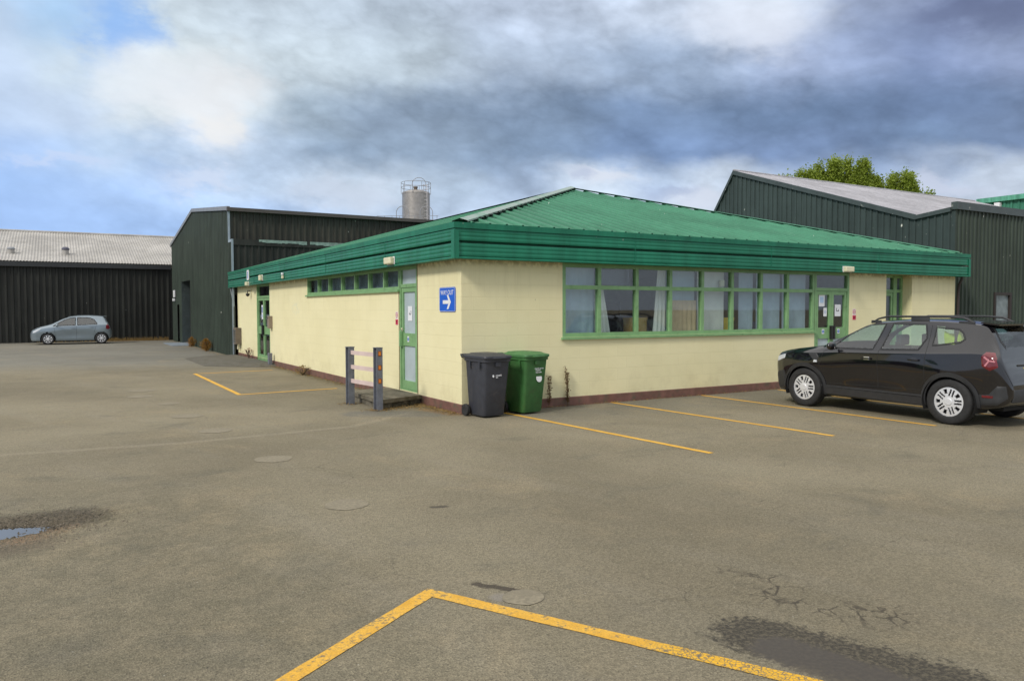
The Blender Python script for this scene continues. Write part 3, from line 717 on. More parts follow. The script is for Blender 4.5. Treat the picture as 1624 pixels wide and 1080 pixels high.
# interior shell
mb = MB(); mb.quad((.36,.36,.05),(L-.2,.36,.05),(L-.2,7,.05),(.36,7,.05), mi=1); mb.quad((.36,7,.05),(8,7,.05),(8,M-.2,.05),(.36,M-.2,.05), mi=1)
mb.quad((.05,.05,2.662),(L-.1,.05,2.662),(L-.1,M-.1,2.662),(.05,M-.1,2.662))
mb.box((.25,5.2,.05),(L-.2,5.3,2.655)); mb.box((4.0,5.4,.05),(4.1,M-.2,2.655)); mb.box((9.2,.36,.05),(9.3,5.2,2.655)); mb.box((11.2,.36,.05),(11.3,5.2,2.655)); mb.box((.3,1.2,.05),(1.9,1.3,2.655))
recenter(ob(mb, 'interior_wall', [M_INT, M_FLOOR]))

# window and door joinery
def joinery(P, us, zlo, zhi, tr, name, fw=.075, d=.045, sill=True, panes=M_GLASS, parent=OB, depth_in=.05, dark=None):
    """frame with vertical mullions at us and transoms at tr; panes are sub-parts"""
    mb = MB()
    def bx(a, b, c, e, d0=0, d1=d):
        p = P(a, depth_in+d0-d, c); q = P(b, depth_in+d1, e); mb.box(p, q)
    for i, u in enumerate(us):
        a, b = (u, u+fw) if i == 0 else ((u-fw, u) if i == len(us)-1 else (u-fw*.5, u+fw*.5)); bx(a, b, zlo, zhi)
    for i in range(len(us)-1):
        a = us[i]+(fw if i == 0 else fw*.5); b = us[i+1]-(fw if i == len(us)-2 else fw*.5)
        for z in [zlo]+list(tr)+[zhi]:
            c, e = (z, z+fw) if z == zlo else ((z-fw, z) if z == zhi else (z-fw*.5, z+fw*.5)); bx(a, b, c, e, .003, d-.003)
    if sill: mb.box(P(us[0]-.03, -.05, zlo-.045), P(us[-1]+.03, depth_in+d, zlo-.002))
    f = ob(mb, name, M_FRAME, parent); recenter(f)
    if parent is not OB: f.location = (0,0,0)
    zz = [zlo]+list(tr)+[zhi]
    for i in range(len(us)-1):
        for j in range(len(zz)-1):
            m_ = panes(i, j) if callable(panes) else panes
            if m_ is None: continue
            mb = MB(); a, b = us[i]+.02, us[i+1]-.02; c, e = zz[j]+.02, zz[j+1]-.02
            p = ob(MB().box(P(a, depth_in, c), P(b, depth_in+.006, e)), 'pane', m_, f); recenter(p); p.location = (0,0,0)
    return f
US = [2.09,2.95,3.87,4.75,5.63,6.5,7.4,8.26,9.17]
W1 = joinery(PR, US, 1.28, 2.655, (2.21,), 'window'); tag(W1, 'long eight bay strip window with blinds')
def slats(x0, x1, z0, z1, m, y=.20, tilt=22, pitch=.085, w=.088, parent=W1):
    mb = MB(); x = x0+w/2
    while x < x1-w*.3:
        a = R(tilt+random.uniform(-6, 6)); dx, dy = w/2*math.cos(a), w/2*math.sin(a)
        mb.quad((x-dx,y-dy,z0),(x+dx,y+dy,z0),(x+dx,y+dy,z1),(x-dx,y-dy,z1)); x += pitch
    mb.box((x0,y-.02,z1),(x1,y+.02,z1+.03))
    o = ob(mb, 'blind', m, parent); recenter(o); o.location = (0,0,0)
def sheet(pts, y, m, parent=W1, name='curtain', waves=9, amp=.015):
    mb = MB(); n = 40; (xa0, xb0, z0), (xa1, xb1, z1) = pts   # left/right x at bottom, at top
    vs = []
    for j in range(9):
        s_ = j/8; a = xa0*(1-s_)+xa1*s_; b = xb0*(1-s_)+xb1*s_
        for i in range(n): t = i/(n-1); vs.append((a+(b-a)*t, y+amp*math.sin(t*waves*6.28), z0+(z1-z0)*s_))
    fs = [(j*n+i, j*n+i+1, (j+1)*n+i+1, (j+1)*n+i) for j in range(8) for i in range(n-1)]
    mb.add(vs, fs); o = ob(mb, name, m, parent, smooth=True); recenter(o); o.location = (0,0,0)
sheet(((2.12,2.96,1.34),(2.12,2.96,2.62)), .20, M_BLIND, waves=5, amp=.006, name='blind')
sheet(((2.96,3.34,1.34),(2.96,3.16,2.24)), .18, M_BLINDW, waves=3)
sheet(((4.42,4.76,1.34),(4.55,4.76,2.62)), .18, M_BLINDW, waves=3)
slats(4.80, 5.62, 1.34, 2.60, M_BLIND, tilt=-14); slats(5.66, 6.48, 1.34, 2.60, M_BLINDW, tilt=-8)
slats(6.90, 7.38, 1.34, 2.60, M_BLIND, tilt=-10); slats(7.44, 8.24, 1.34, 2.60, M_BLIND, tilt=-6); slats(8.30, 9.13, 1.34, 2.60, M_BLIND, tilt=-20)
sheet(((4.82,5.60,1.34),(4.82,5.60,1.98)), .165, mat('curtain tinted by orange reflection', (.62,.46,.28), .8), waves=6, amp=.01)  # tan tint stands for the orange reflection in the fourth bay
sheet(((2.99,3.84,2.27),(2.99,3.84,2.62)), .22, M_OBSCD, waves=2, amp=.004, name='blind')
# a cream fitting hanging inside the fifth upper pane
tag(MB().box((6.24,.10,2.27),(6.36,.15,2.42), bev=.01).build('window_fan', M_CREAMP), 'small cream extractor fitting behind the fifth upper pane of the long window', 'fan')
# things standing on the inner sill
for (x0, x1, z1, m_, lb) in ((3.92,4.36,1.62, mat('ochre cardboard', (.42,.26,.05), .8), 'ochre cardboard box inside the third bay of the long window'), (6.53,6.84,1.60, mat('bright yellow crate', (.80,.55,.02), .6), 'yellow crate standing inside the sixth bay of the long window'), (4.86,5.22,1.72, mat('dull blue box', (.05,.16,.36), .6), 'dull blue storage box inside the fourth bay of the long window'), (7.46,7.66,1.50, mat('navy folder', (.03,.10,.36), .6), 'low navy blue folder inside the seventh bay of the long window')):
    mb = MB().box((x0,.28,1.30),(x1,.50,z1), bev=.012); mb.box((x0-.008,.272,z1-.05),(x1+.008,.508,z1+.01), bev=.006); tag(mb.build('storage_box', m_), lb, 'box')
mb = MB().box((2.2,.26,1.26),(9.05,.75,1.30)); recenter(ob(mb, 'inner_sill', M_INT))
# back wall cupboards for depth in the dark bays
M_CUP = mat('dark cupboard', (.06,.055,.05), .6)
for lo_, hi_, lb in (((3.1,4.6,.05),(4.6,5.15,1.9),'dark cupboard against the office back wall behind the third bay'), ((6.3,4.7,.05),(7.2,5.15,2.0),'dark cupboard against the office back wall behind the sixth bay')):
    e = empty('cupboard', lo_, label=lb, cat='cupboard'); w_ = [hi_[i]-lo_[i] for i in range(3)]
    MB().box((0,0,0), w_).build('carcass', M_CUP, e)
    for k in (0,1): MB().box((.02+k*w_[0]/2,-.02,.05),((k+1)*w_[0]/2-.02,-.002,w_[2]-.03)).build('cupboard_door', M_CUP, e)
# doors -------------------------------------------------------------
def door(P, u0, u1, zlo, ztr, leaves, midrail, name='door', depth_in=.05, panes=None, side=None, lab=None):
    fw = .07; mb = MB()
    def bx(a, b, c, e, d0=-.045, d1=.045): mb.box(P(a, depth_in+d0, c), P(b, depth_in+d1, e))
    bx(u0, u0+fw, zlo, 2.655); bx(u1-fw, u1, zlo, 2.655); bx(u0+fw, u1-fw, ztr, ztr+fw, -.042, .042); bx(u0+fw, u1-fw, 2.585, 2.655, -.042, .042); bx(u0+fw, u1-fw, zlo, zlo+.03, -.042, .06)
    f = ob(mb, name, M_FRAME); recenter(f)
    if lab: f['label'] = lab
    p = ob(MB().box(P(u0+fw-.01, depth_in, ztr+fw-.01), P(u1-fw+.01, depth_in+.006, 2.60)), 'fanlight', M_OBSC if (panes and panes[1] is M_OBSC) else M_GLASS, f); recenter(p); p.location = (0,0,0)
    a0, a1 = u0+fw+.005, u1-fw-.005; w = (a1-a0)/leaves
    for k in range(leaves):
        a, b = a0+k*w+.003, a0+(k+1)*w-.003; st = .075; mb = MB()
        def b2(x0, x1, c, e, d0=-.03, d1=.03): mb.box(P(x0, depth_in+d0, c), P(x1, depth_in+d1, e))
        z0, z1 = zlo+.035, ztr-.005
        b2(a, a+st, z0, z1); b2(b-st, b, z0, z1); b2(a+st, b-st, z0, z0+.16, -.028, .028); b2(a+st, b-st, z1-.085, z1, -.028, .028); b2(a+st, b-st, midrail[0], midrail[1], -.028, .028)
        lf = ob(mb, 'door_leaf', M_FRAME, f); recenter(lf); lf.location = (0,0,0)
        mb = MB(); mu = panes[1] if panes else M_GLASS; ml = panes[0] if panes else M_GLASS
        for (c, e, m_) in ((z0+.15, midrail[0]+.01, ml), (midrail[1]-.01, z1-.08, mu)):
            pn = ob(MB().box(P(a+st-.01, depth_in, c), P(b-st+.01, depth_in+.006, e)), 'pane', m_, f); recenter(pn); pn.location = (0,0,0)
        hx = a+st*.5 if (k or leaves == 1) else b-st*.5
        if leaves == 1: hx = b-st*.5
        h = ob(MB().box(P(hx-.03, depth_in-.10, midrail[0]-.02), P(hx+.03, depth_in-.035, midrail[1]+.04), bev=.008), 'handle', M_FRAME if leaves == 1 else M_BLKP, f); recenter(h); h.location = (0,0,0)
    return f
D1 = door(PL, 1.87, 2.77, .19, 2.235, 1, (1.08,1.33), panes=(M_OBSC, M_OBSC), lab='single green door with obscured glazing above the concrete step')
D2 = door(PL, 13.80, 15.70, .08, 2.20, 2, (.98,1.24), lab='green double door at the far end of the left wall')
D3 = door(PR, 9.17, 10.43, .05, 2.215, 2, (1.10,1.36), panes=(M_OBSC, M_GLASS), lab='green double entrance door beside the long window')
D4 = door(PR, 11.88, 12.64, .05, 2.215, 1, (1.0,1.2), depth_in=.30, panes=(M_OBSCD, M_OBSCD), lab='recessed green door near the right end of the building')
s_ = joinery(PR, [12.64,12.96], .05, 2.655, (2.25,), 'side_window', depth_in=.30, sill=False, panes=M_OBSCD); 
W2 = joinery(PL, [2.77,3.64,4.56,5.48,6.45,7.46,8.40,9.41], 2.20, 2.655, (), 'window', fw=.065, panes=M_GLASS); tag(W2, 'high narrow strip window under the left fascia')
mb = MB().box((.16,2.9,2.2),(.165,9.3,2.64)); o = ob(mb, 'blind', mat('pale grey window film', (.26,.31,.35), .6, var=.35, vscale=2.5), W2); recenter(o); o.location = (0,0,0)
# grey weather seal down the doors' masonry edges
mb = MB(); mb.box((-.006,1.845,.17),(.0,1.868,2.655)); mb.box((-.006,2.772,.17),(-.001,2.79,2.19))
recenter(ob(mb, 'mastic_joint', mat('brown mastic', (.16,.09,.05), .8)))

# notices stuck on the glass and masonry
def notice(name, P, u, z, w, h, m, label, cat, d, marks=None, th=.003, grp=None, flip=1):
    e = empty(name, P(u, d, z), label=label, cat=cat)
    if grp: e['group'] = grp
    o0 = Vector(P(0,0,0)); U_ = Vector(P(1,0,0))-o0; Nn = Vector(P(0,-1,0))-o0
    def put(nm, du, dz, ww, hh, mm, dd):
        mb = MB(); a = U_*(du-ww/2)+Nn*dd+Vector((0,0,dz-hh/2)); b = U_*(du+ww/2)+Nn*(dd+th)+Vector((0,0,dz+hh/2)); mb.box(a, b); mb.build(nm, mm, e)
    def disc(nm, du, dz, r_, mm, dd, r1=0, n=20):
        mb = MB(); vs = []
        for k in range(n):
            t = 2*math.pi*k/n; vs.append(U_*(du+r_*math.cos(t))+Vector((0,0,dz+r_*math.sin(t)))+Nn*dd)
        if r1:
            for k in range(n):
                t = 2*math.pi*k/n; vs.append(U_*(du+r1*math.cos(t))+Vector((0,0,dz+r1*math.sin(t)))+Nn*dd)
            mb.add(vs, [(k, (k+1) % n, n+(k+1) % n, n+k) for k in range(n)])
        else: mb.add(vs, [tuple(range(n))])
        mb.build(nm, mm, e)
    put('panel', 0, 0, w, h, m, 0)
    for q in (marks or []):
        if q[0] == 'r': put(q[1], *q[2:6], q[6], th)
        else: disc(q[1], q[2], q[3], q[4], q[5], th*1.7, *(q[6:7]))
    return e
M_INK = mat('dark ink', (.03,.03,.04), .6); M_INKB = mat('blue print', (.12,.2,.45), .6)
GL = .012
def stick(P, u, z, lab, d=.018):
    return notice('door_sticker', P, u, z, .085, .11, M_WHITE, lab, 'sticker', d, [('c','blue_disc',0,.0,.036,M_BLUES),('r','text_line',0,.001,.03,.012,M_WHITE)], th=.0022)
stick(PL, 2.36, 1.215, 'small blue and white sticker on the mid rail of the single green door')
stick(PR, 9.50, 1.265, 'blue disc sticker on the left leaf of the double entrance door')
stick(PR, 10.06, 1.265, 'blue disc sticker on the right leaf of the double entrance door')
def arrow_marks(s_=1.0):
    return [('r','arrow_shaft',-.01*s_,-.015*s_,.08*s_,.014*s_,M_INK),('r','arrow_tail',-.05*s_,.02*s_,.014*s_,.07*s_,M_INK),('r','arrow_head',.03*s_,.0,.014*s_,.045*s_,M_INK)]
notice('paper_notice', PL, 2.32, 1.72, .21, .29, M_PAPER, 'white paper notice with arrow on the single green door', 'notice', .044, arrow_marks())
notice('paper_notice', PR, 10.06, 1.76, .22, .28, M_PAPER, 'white paper with a dark arrow on the right leaf of the entrance door', 'notice', .044, arrow_marks())
notice('paper_notice', PR, 9.47, 2.00, .21, .29, M_PAPER, 'large pale blue paper high on the left leaf of the entrance door', 'notice', .044, [('r','print',0,.01,.13,.14,mat('pale blue print', (.42,.58,.78), .6))])
notice('paper_notice', PR, 9.60, 1.72, .12, .20, M_PAPER, 'small pale paper low on the left leaf of the entrance door', 'notice', .044, [('c','print',.0,.0,.03,M_BLUES,.022)])
notice('paper_notice', PL, 15.05, 1.72, .20, .48, M_PAPER, 'tall white notice on the far double door', 'notice', .044, [('r','print',0,.08,.12,.2,M_INKB),('r','print',0,-.12,.13,.10,mat('pale print', (.45,.55,.75), .6))])
notice('number_plate', PL, 2.66, 1.37, .055, .13, M_CREAMP, 'small cream keypad beside the glass of the single green door', 'keypad', .008, [('r','button',0,.01,.018,.04,M_INK)])
def nosmoke(P, u, z, lab):
    return notice('safety_sign', P, u, z, .125, .27, M_PINKW, lab, 'sign', -.0, [('c','red_ring',0,.065,.052,M_RED,.042),('r','red_bar',0,.065,.07,.010,M_RED),('r','red_panel',0,-.075,.125,.105,M_RED),('r','white_text',0,-.055,.09,.014,M_PINKW),('r','white_text',0,-.085,.09,.014,M_PINKW)])
nosmoke(PL, 2.90, 1.62, 'faded red and white no smoking sign left of the single green door')
nosmoke(PR, 10.62, 1.66, 'red and white no smoking sign right of the double entrance door')
# WAY OUT sign
ws = empty('wall_sign', (0,.53,1.975), label='blue WAY OUT sign with a white arrow on the cream wall near the corner', cat='sign')
mb = MB(); mb.box((-.012,-.325,-.215),(-.0,.325,.215), bev=.0)
mb = MB(); bm = bmesh.new(); bmesh.ops.create_cube(bm, size=1)
for v in bm.verts: v.co = Vector((v.co.x*.012-.008, v.co.y*.64, v.co.z*.43))
bmesh.ops.bevel(bm, geom=[e for e in bm.edges if abs(e.verts[0].co.x-e.verts[1].co.x) > .005], offset=.02, segments=3, affect='EDGES'); mb.bm(bm)
mb.build('panel', M_BLUE, ws)
# local text plane: x_text -> -Y world, y_text -> Z, normal -> -X
TM = Matrix(((0,0,-1,-.0155),(-1,0,0,0),(0,1,0,0),(0,0,0,1)))
text_mesh('WAY OUT', .120, 'lettering', M_WHITE, ws, Matrix.Translation((0,0,.118))@TM, ext=.001, sx=.92, bold=.0)
mb = MB(); ar = [(-.17,-.032),(.055,-.032),(-.01,-.125),(.055,-.125),(.155,0),(.055,.125),(-.01,.125),(.055,.032),(-.17,.032)]
vs = [(-.0165, -x, z-.045) for x, z in ar]; mb.add(vs, [(0,1,7,8),(1,2,3,4),(1,4,7),(4,5,6,7)]); mb.build('arrow', M_WHITE, ws)
mb = MB()
for (a, b, c, d) in ((-.312,.312,.202,.206),(-.312,.312,-.206,-.202)): mb.box((-.0155,a,c),(-.0145,b,d))
for y in (-.312,.306): mb.box((-.0155,y,-.198),(-.0145,y+.006,.198))
mb.build('border', M_WHITE, ws)

# fittings on the fascia ------------------------------------------------
def bulkhead(P, u, z, w, h, lab, d=-.246):
    o0 = Vector(P(0,0,0)); e = empty('wall_light', P(u, d, z), label=lab, cat='light', group='bulkhead lights on the fascia')
    mb = MB(); a = Vector(P(-w/2, -.10, -h/2))-o0; b = Vector(P(w/2, -.012, h/2))-o0; mb.box(a, b, bev=.018); mb.build('diffuser', M_CREAMP, e)
    mb = MB(); a = Vector(P(-w/2-.01, -.014, -h/2-.01))-o0; b = Vector(P(w/2+.01, 0, h/2+.01))-o0; mb.box(a, b); mb.build('base', M_WHITE, e)
bulkhead(PL, 2.56, 2.76, .36, .13, 'cream bulkhead light on the left fascia above the single green door')
bulkhead(PL, 13.71, 2.83, .24, .17, 'cream bulkhead light on the fascia just right of the far double door')
bulkhead(PL, 15.8, 2.70, .26, .13, 'cream bulkhead light under the small white fascia sign')
bulkhead(PR, 9.98, 2.72, .30, .12, 'cream bulkhead light on the right fascia above the entrance doors')
e = empty('motion_sensor', (-.25,10.98,2.80), label='small two part white sensor box on the left fascia', cat='sensor')
MB().box((-.05,-.06,-.09),(0,.06,-.005), bev=.01).build('housing', M_CREAMP, e); MB().box((-.06,-.05,.01),(0,.05,.08), bev=.015).build('sensor_head', M_WHITE, e)
e = empty('fascia_sign', (-.25,15.8,3.0), label='narrow white notice board on the far end of the left fascia', cat='sign')
MB().box((-.015,-.16,-.17),(0,.16,.17)).build('panel', M_WHITE, e); MB().box((-.018,-.05,-.12),(-.015,.05,.12)).build('lettering', M_INKB, e)
# security camera
e = empty('security_camera', (0,16.55,2.38), label='small dark dome camera on the cream wall near the far double door', cat='camera')
MB().box((-.03,-.05,-.02),(0,.05,.16), bev=.008).build('bracket', M_CREAMP, e); MB().tube([(-.03,0,.1),(-.12,0,.1),(-.13,0,.0)], .016).build('arm', M_BLKP, e)
mb = MB(); mb.lathe([(.0,.03),(.06,.03),(.07,0),(.06,-.04),(.035,-.07),(0,-.08)], 16, mat=Matrix.Translation((-.12,0,-.03))); mb.build('dome', M_BLKP, e, smooth=True)
# post box
e = empty('post_box', (0,13.55,1.40), label='grey brown metal letter box beside the far double door', cat='letter box')
MB().box((-.12,-.11,-.20),(-.0,.11,.20), bev=.012).build('case', mat('taupe metal', (.25,.20,.16), .5), e); MB().box((-.125,-.08,.12),(-.118,.08,.145)).build('slot', M_BLKP, e)
# meter box
e = empty('meter_box', (0,18.55,.82), label='weathered slatted vent box low on the far end of the left wall', cat='vent box')
MB().box((-.22,-.22,-.32),(0,.22,.30), bev=.01).build('case', M_WOODBX, e)
mb = MB()
for k in range(5): mb.box((-.232,-.19,-.24+k*.1),(-.215,.19,-.19+k*.1))
mb.build('louvre', M_TRIM, e); MB().tube([(-.1,0,-.32),(-.1,0,-.5),(0.02,0,-.5)], .03).build('pipe', M_CREAMP, e)
# downpipes
e = empty('downpipe', (14.98,-.02,0), label='dark brown downpipe on the right end of the cream wall', cat='pipe')
MB().tube([(.04,-.10,2.66),(.04,-.10,2.58),(.03,-.04,2.45),(.03,-.02,2.3),(.03,-.02,.06)], .034, 10).build('pipe', mat('dark brown pipe', (.035,.025,.025), .4), e, smooth=True)
e = empty('downpipe', (-.02,19.0,0), label='grey curved downpipe at the far left corner of the office', cat='pipe')
MB().tube([(-.16,.30,2.66),(-.15,.22,2.45),(-.13,.02,2.2),(-.12,-.03,1.9),(-.12,-.04,.02)], .045, 10).build('pipe', M_TRIM, e, smooth=True)
# short concrete post by the far door
e = empty('stub_post', (-.14,13.25,0), label='short square grey post by the far double door', cat='post'); MB().box((-.06,-.07,0),(.06,.07,.42), bev=.012).build('post', M_STEELP, e)

# ------------------------------------------------------------------ concrete step and barrier
e = empty('door_step', (0,0,0), label='low concrete step of blocks below the single green door', cat='step')
mb = MB(); mb.prism([(-1.0,1.30),(0.0-.015,1.66),(-.015,3.40),(-.95,3.15)], .105, .175)
mb.build('slab', M_CONC, e, fix=True)
mb = MB(); mb.prism([(-.965,1.36),(-.015,1.72),(-.015,3.36),(-.92,3.11)], 0, .104)
mb.build('block_base', mat('mossy block', (.13,.115,.085), .95, var=.35, vscale=9, dirt=((.05,.045,.03), 5, .42, .6), bump=1, bscale=25), e, fix=True)
bar = empty('barrier', (-1.1,1.8,0), label='short steel barrier of two posts and three pink rails beside the step', cat='barrier')
p1, p2 = Vector((-.08,.56,0)), Vector((.05,-.58,0)); dv = (p2-p1).normalized()
ang = math.atan2(dv.y, dv.x)
for p, h in ((p1,1.09),(p2,1.12)):
    mb = MB(); w, t = .066, .012
    # H section
    mb.box((-w,-w*.9,0),(-w+t,w*.9,h)); mb.box((w-t,-w*.9,0),(w,w*.9,h)); mb.box((-w+t,-t/2,0),(w-t,t/2,h-.002)); mb.box((-w-.006,-w-.002,h),(w+.006,w+.002,h+.008))
    o = mb.build('post', M_STEELP, bar, loc=p, rz=ang)
    # rust rimmed reflectors on the outer flange
    if p is p2:
        for k, zz in enumerate((1.02,.77,.53)):
            mb = MB(); mb.box((w+.001,-.032,zz-.045),(w+.004,.032,zz+.045)); rf = mb.build('reflector', M_RUST, o); MB().box((w+.004,-.020,zz-.03),(w+.007,.02,zz+.03)).build('lens', M_ORANGE, o)
for k, zz in enumerate((.99,.72,.455)):
    mb = MB(); ln = (p2-p1).length; mb.box((.055,-.012,-.038),(ln-.055,.010,.038)); mb.build('rail', M_PINK, bar, loc=p1+Vector((0,0,zz)), rz=ang)

# ------------------------------------------------------------------ wheelie bins
def make_bin(name, loc, rz, mbody, mlid, label, extra):
    e = empty(name, loc, rz, label=label, cat='wheelie bin', group='wheelie bins by the building corner')
    # local: front faces -y
    def ring(w, d, z, y0, r_=.05, n=5):
        w *= .925
        pts = []; 
        for (cx, cy, a0) in ((w/2-r_, d/2-r_, 0), (-w/2+r_, d/2-r_, 90), (-w/2+r_, -d/2+r_, 180), (w/2-r_, -d/2+r_, 270)):
            for k in range(n): a = R(a0+90*k/(n-1)); pts.append((cx+r_*math.cos(a), y0+cy+r_*math.sin(a), z))
        return pts
    mb = MB(); R_ = [ring(.43,.47,.03,.035), ring(.45,.50,.06,.03), ring(.50,.575,.55,.012), ring(.535,.635,.93,0), ring(.575,.675,.935,0,.055), ring(.58,.68,.985,0,.055), ring(.54,.64,.99,0)]
    n = 20
    for i, q in enumerate(R_): mb.v += q
    for i in range(len(R_)-1):
        for k in range(n): mb.f.append((i*n+k, i*n+(k+1) % n, (i+1)*n+(k+1) % n, (i+1)*n+k)); mb.mi.append(0)
    mb.f.append(tuple(range(n-1, -1, -1))); mb.mi.append(0)
    mb.box((-.05,-.345,.86),(.05,-.325,.93)); 
    for sx in (-1,1): mb.box((sx*.262,-.20,.82),(sx*.283,-.17,.935)); mb.box((sx*.262,.1,.82),(sx*.283,.13,.935))
    body = mb.build('body', mbody, e, smooth=True)
    # lid with raised centre and handle bar
    mb = MB(); R2 = [ring(.60,.72,.985,.005,.06), ring(.61,.735,1.005,.005,.06), ring(.60,.72,1.03,.005,.06), ring(.50,.60,1.045,.005,.08), ring(.44,.50,1.068,.02,.08), ring(.2,.25,1.078,.02,.05)]
    for q in R2: mb.v += q
    for i in range(len(R2)-1):
        for k in range(n): mb.f.append((i*n+k, i*n+(k+1) % n, (i+1)*n+(k+1) % n, (i+1)*n+k)); mb.mi.append(0)
    mb.f.append(tuple(range(5*n, 6*n))); mb.mi.append(0); mb.f.append(tuple(range(n-1, -1, -1))); mb.mi.append(0)
    mb.box((-.13,-.40,.985),(.13,-.35,1.015), bev=.01)
    mb.build('lid', mlid, e, smooth=True)
    mb = MB(); mb.tube([(-.27,.37,.99),(-.27,.42,1.03),(.27,.42,1.03),(.27,.37,.99)], .016, 8); mb.build('handle', mlid, e, smooth=True)
    for sx in (-1,1):
        mb = MB(); mb.lathe([(.0,-.02),(.045,-.022),(.05,-.028),(.095,-.028),(.103,-.018),(.103,.018),(.095,.028),(.05,.028),(.045,.02),(0,.02)], 24, mat=Matrix.Translation((sx*.275,.25,.103))@Matrix.Rotation(R(90),4,'Y')); mb.build('wheel', M_RUB, e, smooth=True)
    MB().tube([(-.27,.25,.103),(.27,.25,.103)], .012).build('axle', M_GALV, e)
    yf = lambda z: -(.50/2-.03+(.635/2-.22)*(z-.06)/.87)-.004
    for it in extra:
        zc = it[3]; M_ = Matrix.Translation((it[2], yf(zc)-.002, zc))@Matrix.Rotation(R(90)+math.atan2(.0975,.87)*-1,4,'X')
        if it[0] == 'text': text_mesh(it[1], it[4], 'lettering', M_WHITE, e, M_, ext=.0008, bold=.0006)
        else:
            mb = MB(); vs = [M_@Vector((it[4]*it[5]*math.cos(2*math.pi*k/24), it[4]*math.sin(2*math.pi*k/24), .001)) for k in range(24)]; mb.add(vs, [tuple(range(24))]); mb.build(it[1], M_WHITE, e)
    return e
make_bin('wheelie_bin', (.265,-.43,0), R(4), M_BINGR, M_BINGR, 'slate grey wheelie bin with closed lid at the corner of the office', [('disc','emblem',-.07,.70,.020,.8),('text','Sir Gwynedd',.03,.712,.030),('text','Cyngor',.0,.68,.026)] if False else [('disc','emblem',-.075,.70,.022,.8),('text','council',.03,.71,.040),('text','bin',.0,.678,.034)])
make_bin('wheelie_bin', (1.04,-.38,0), R(8), M_BING, M_BINGL, 'green wheelie bin with faded lid and a white round sticker', [('disc','round_sticker',.075,.62,.068,.95),('text','council garden',.065,.79,.034),('text','recycling',.04,.758,.032),('text','keep lid shut',.06,.722,.026)])

# ------------------------------------------------------------------ sheds behind
# left shed: gable wall on x = -.14, long wall on y = 19.6, lean-to in front
SB = empty('industrial_shed', (-.14,28.5,0), label='dark green clad shed with shallow gable and open roller door left of the office', cat='building')
def sub(par):
    def f(mb, name, m, parent=None, **k):
        b_ = par.location; mb.v = [(x-b_.x, y-b_.y, z-b_.z) for x, y, z in mb.v]; return mb.build(name, m, parent or par, **k)
    return f
sb = sub(SB)
gtop = pw([(0,4.42),(.599,4.42),(.6,5.70),(9.6,6.62),(18.0,5.55),(19.2,5.4)])
mb = MB(); corr(mb, (-.14,19.0,0), (0,1,0), (0,0,1), (-1,0,0), 18.1, gtop, pitch=.32, depth=.05, rib=.30, holes=[(10.84,14.3,0,3.32),(15.1,16.2,0,2.1)])
sb(mb, 'gable_wall', M_DSHED)
mb = MB(); corr(mb, (-.14,19.6,3.5), (1,0,0), (0,0,1), (0,-1,0), 26, lambda u: 2.2, pitch=.25, depth=.035, rib=.4); sb(mb, 'side_wall', M_OLIVE)
mb = MB(); mb.quad((-.2,19.45,5.72),(26,19.45,5.72),(26,28.6,6.68),(-.2,28.6,6.68)); mb.quad((-.2,28.6,6.68),(26,28.6,6.68),(26,37.3,5.58),(-.2,37.3,5.58))
mb.quad((26,19.6,0),(26,37,0),(26,37,5.5),(26,28.6,6.6)); mb.quad((26,19.6,0),(26,28.6,6.6),(26,19.6,5.7)); mb.quad((-.1,37,0),(26,37,0),(26,37,5.5),(-.1,37,5.5))
sb(mb, 'roof', M_GROOF)
mb = MB()
def rake(a, b, w=.10, h=.16):
    a, b = Vector(a), Vector(b); up = Vector((0,0,h)); ot = Vector((-w,0,0)); mb.add([a, b, b+up, a+up, a+ot, b+ot, b+ot+up, a+ot+up], [(0,1,2,3),(4,7,6,5),(0,4,5,1),(3,2,6,7),(0,3,7,4),(1,5,6,2)])
rake((-.14,19.45,5.64),(-.14,28.6,6.58)); rake((-.14,28.6,6.58),(-.14,37.2,5.48)); sb(mb, 'barge_board', M_BARGE)
mb = MB().box((-.25,19.40,5.62),(26,19.56,5.76)); sb(mb, 'gutter', mat('brown grey gutter', (.075,.065,.06), .5))
mb = MB(); mb.box((-.20,19.53,4.42),(-.13,19.61,5.62)); mb.box((-.20,19.0,4.40),(-.13,19.53,4.50)); mb.box((-.20,18.93,.05),(-.13,18.995,4.50)); sb(mb, 'corner_flashing', M_LTRIM)
mb = MB(); corr(mb, (-.13,18.99,2.4), (1,0,0), (0,0,1), (0,-1,0), 24, lambda u: 1.90, pitch=.25, depth=.035, rib=.4); mb.quad((-.14,18.99,4.44),(24,18.99,4.44),(24,19.6,4.5),(-.14,19.6,4.5)); sb(mb, 'lean_to', M_BLACK)
# dark capping with the torn pale strip
mb = MB(); mb.box((-.13,18.93,4.28),(24,18.985,4.50)); sb(mb, 'capping', M_BLACK)
mb = MB(); x = .82; top_, n = 4.515, 0; pts = []
while x < 8.5:
    if 2.62 < x < 2.80: x += .06; continue
    d_ = .055+.05*min(1,(x-.8)/.8)+.02*math.sin(x*2.1)+(.03 if 2.3 < x < 2.62 else 0)
    w = .11; z1 = top_-d_-random.uniform(0, .03); mb.quad((x,18.918,z1),(x+w,18.918,z1+random.uniform(-.02,.01)),(x+w,18.918,top_),(x,18.918,top_)); mb.quad((x,18.918,top_),(x+w,18.918,top_),(x+w,19.3,top_+.02),(x,19.3,top_+.02)); x += w
sb(mb, 'torn_flashing', M_FADE)
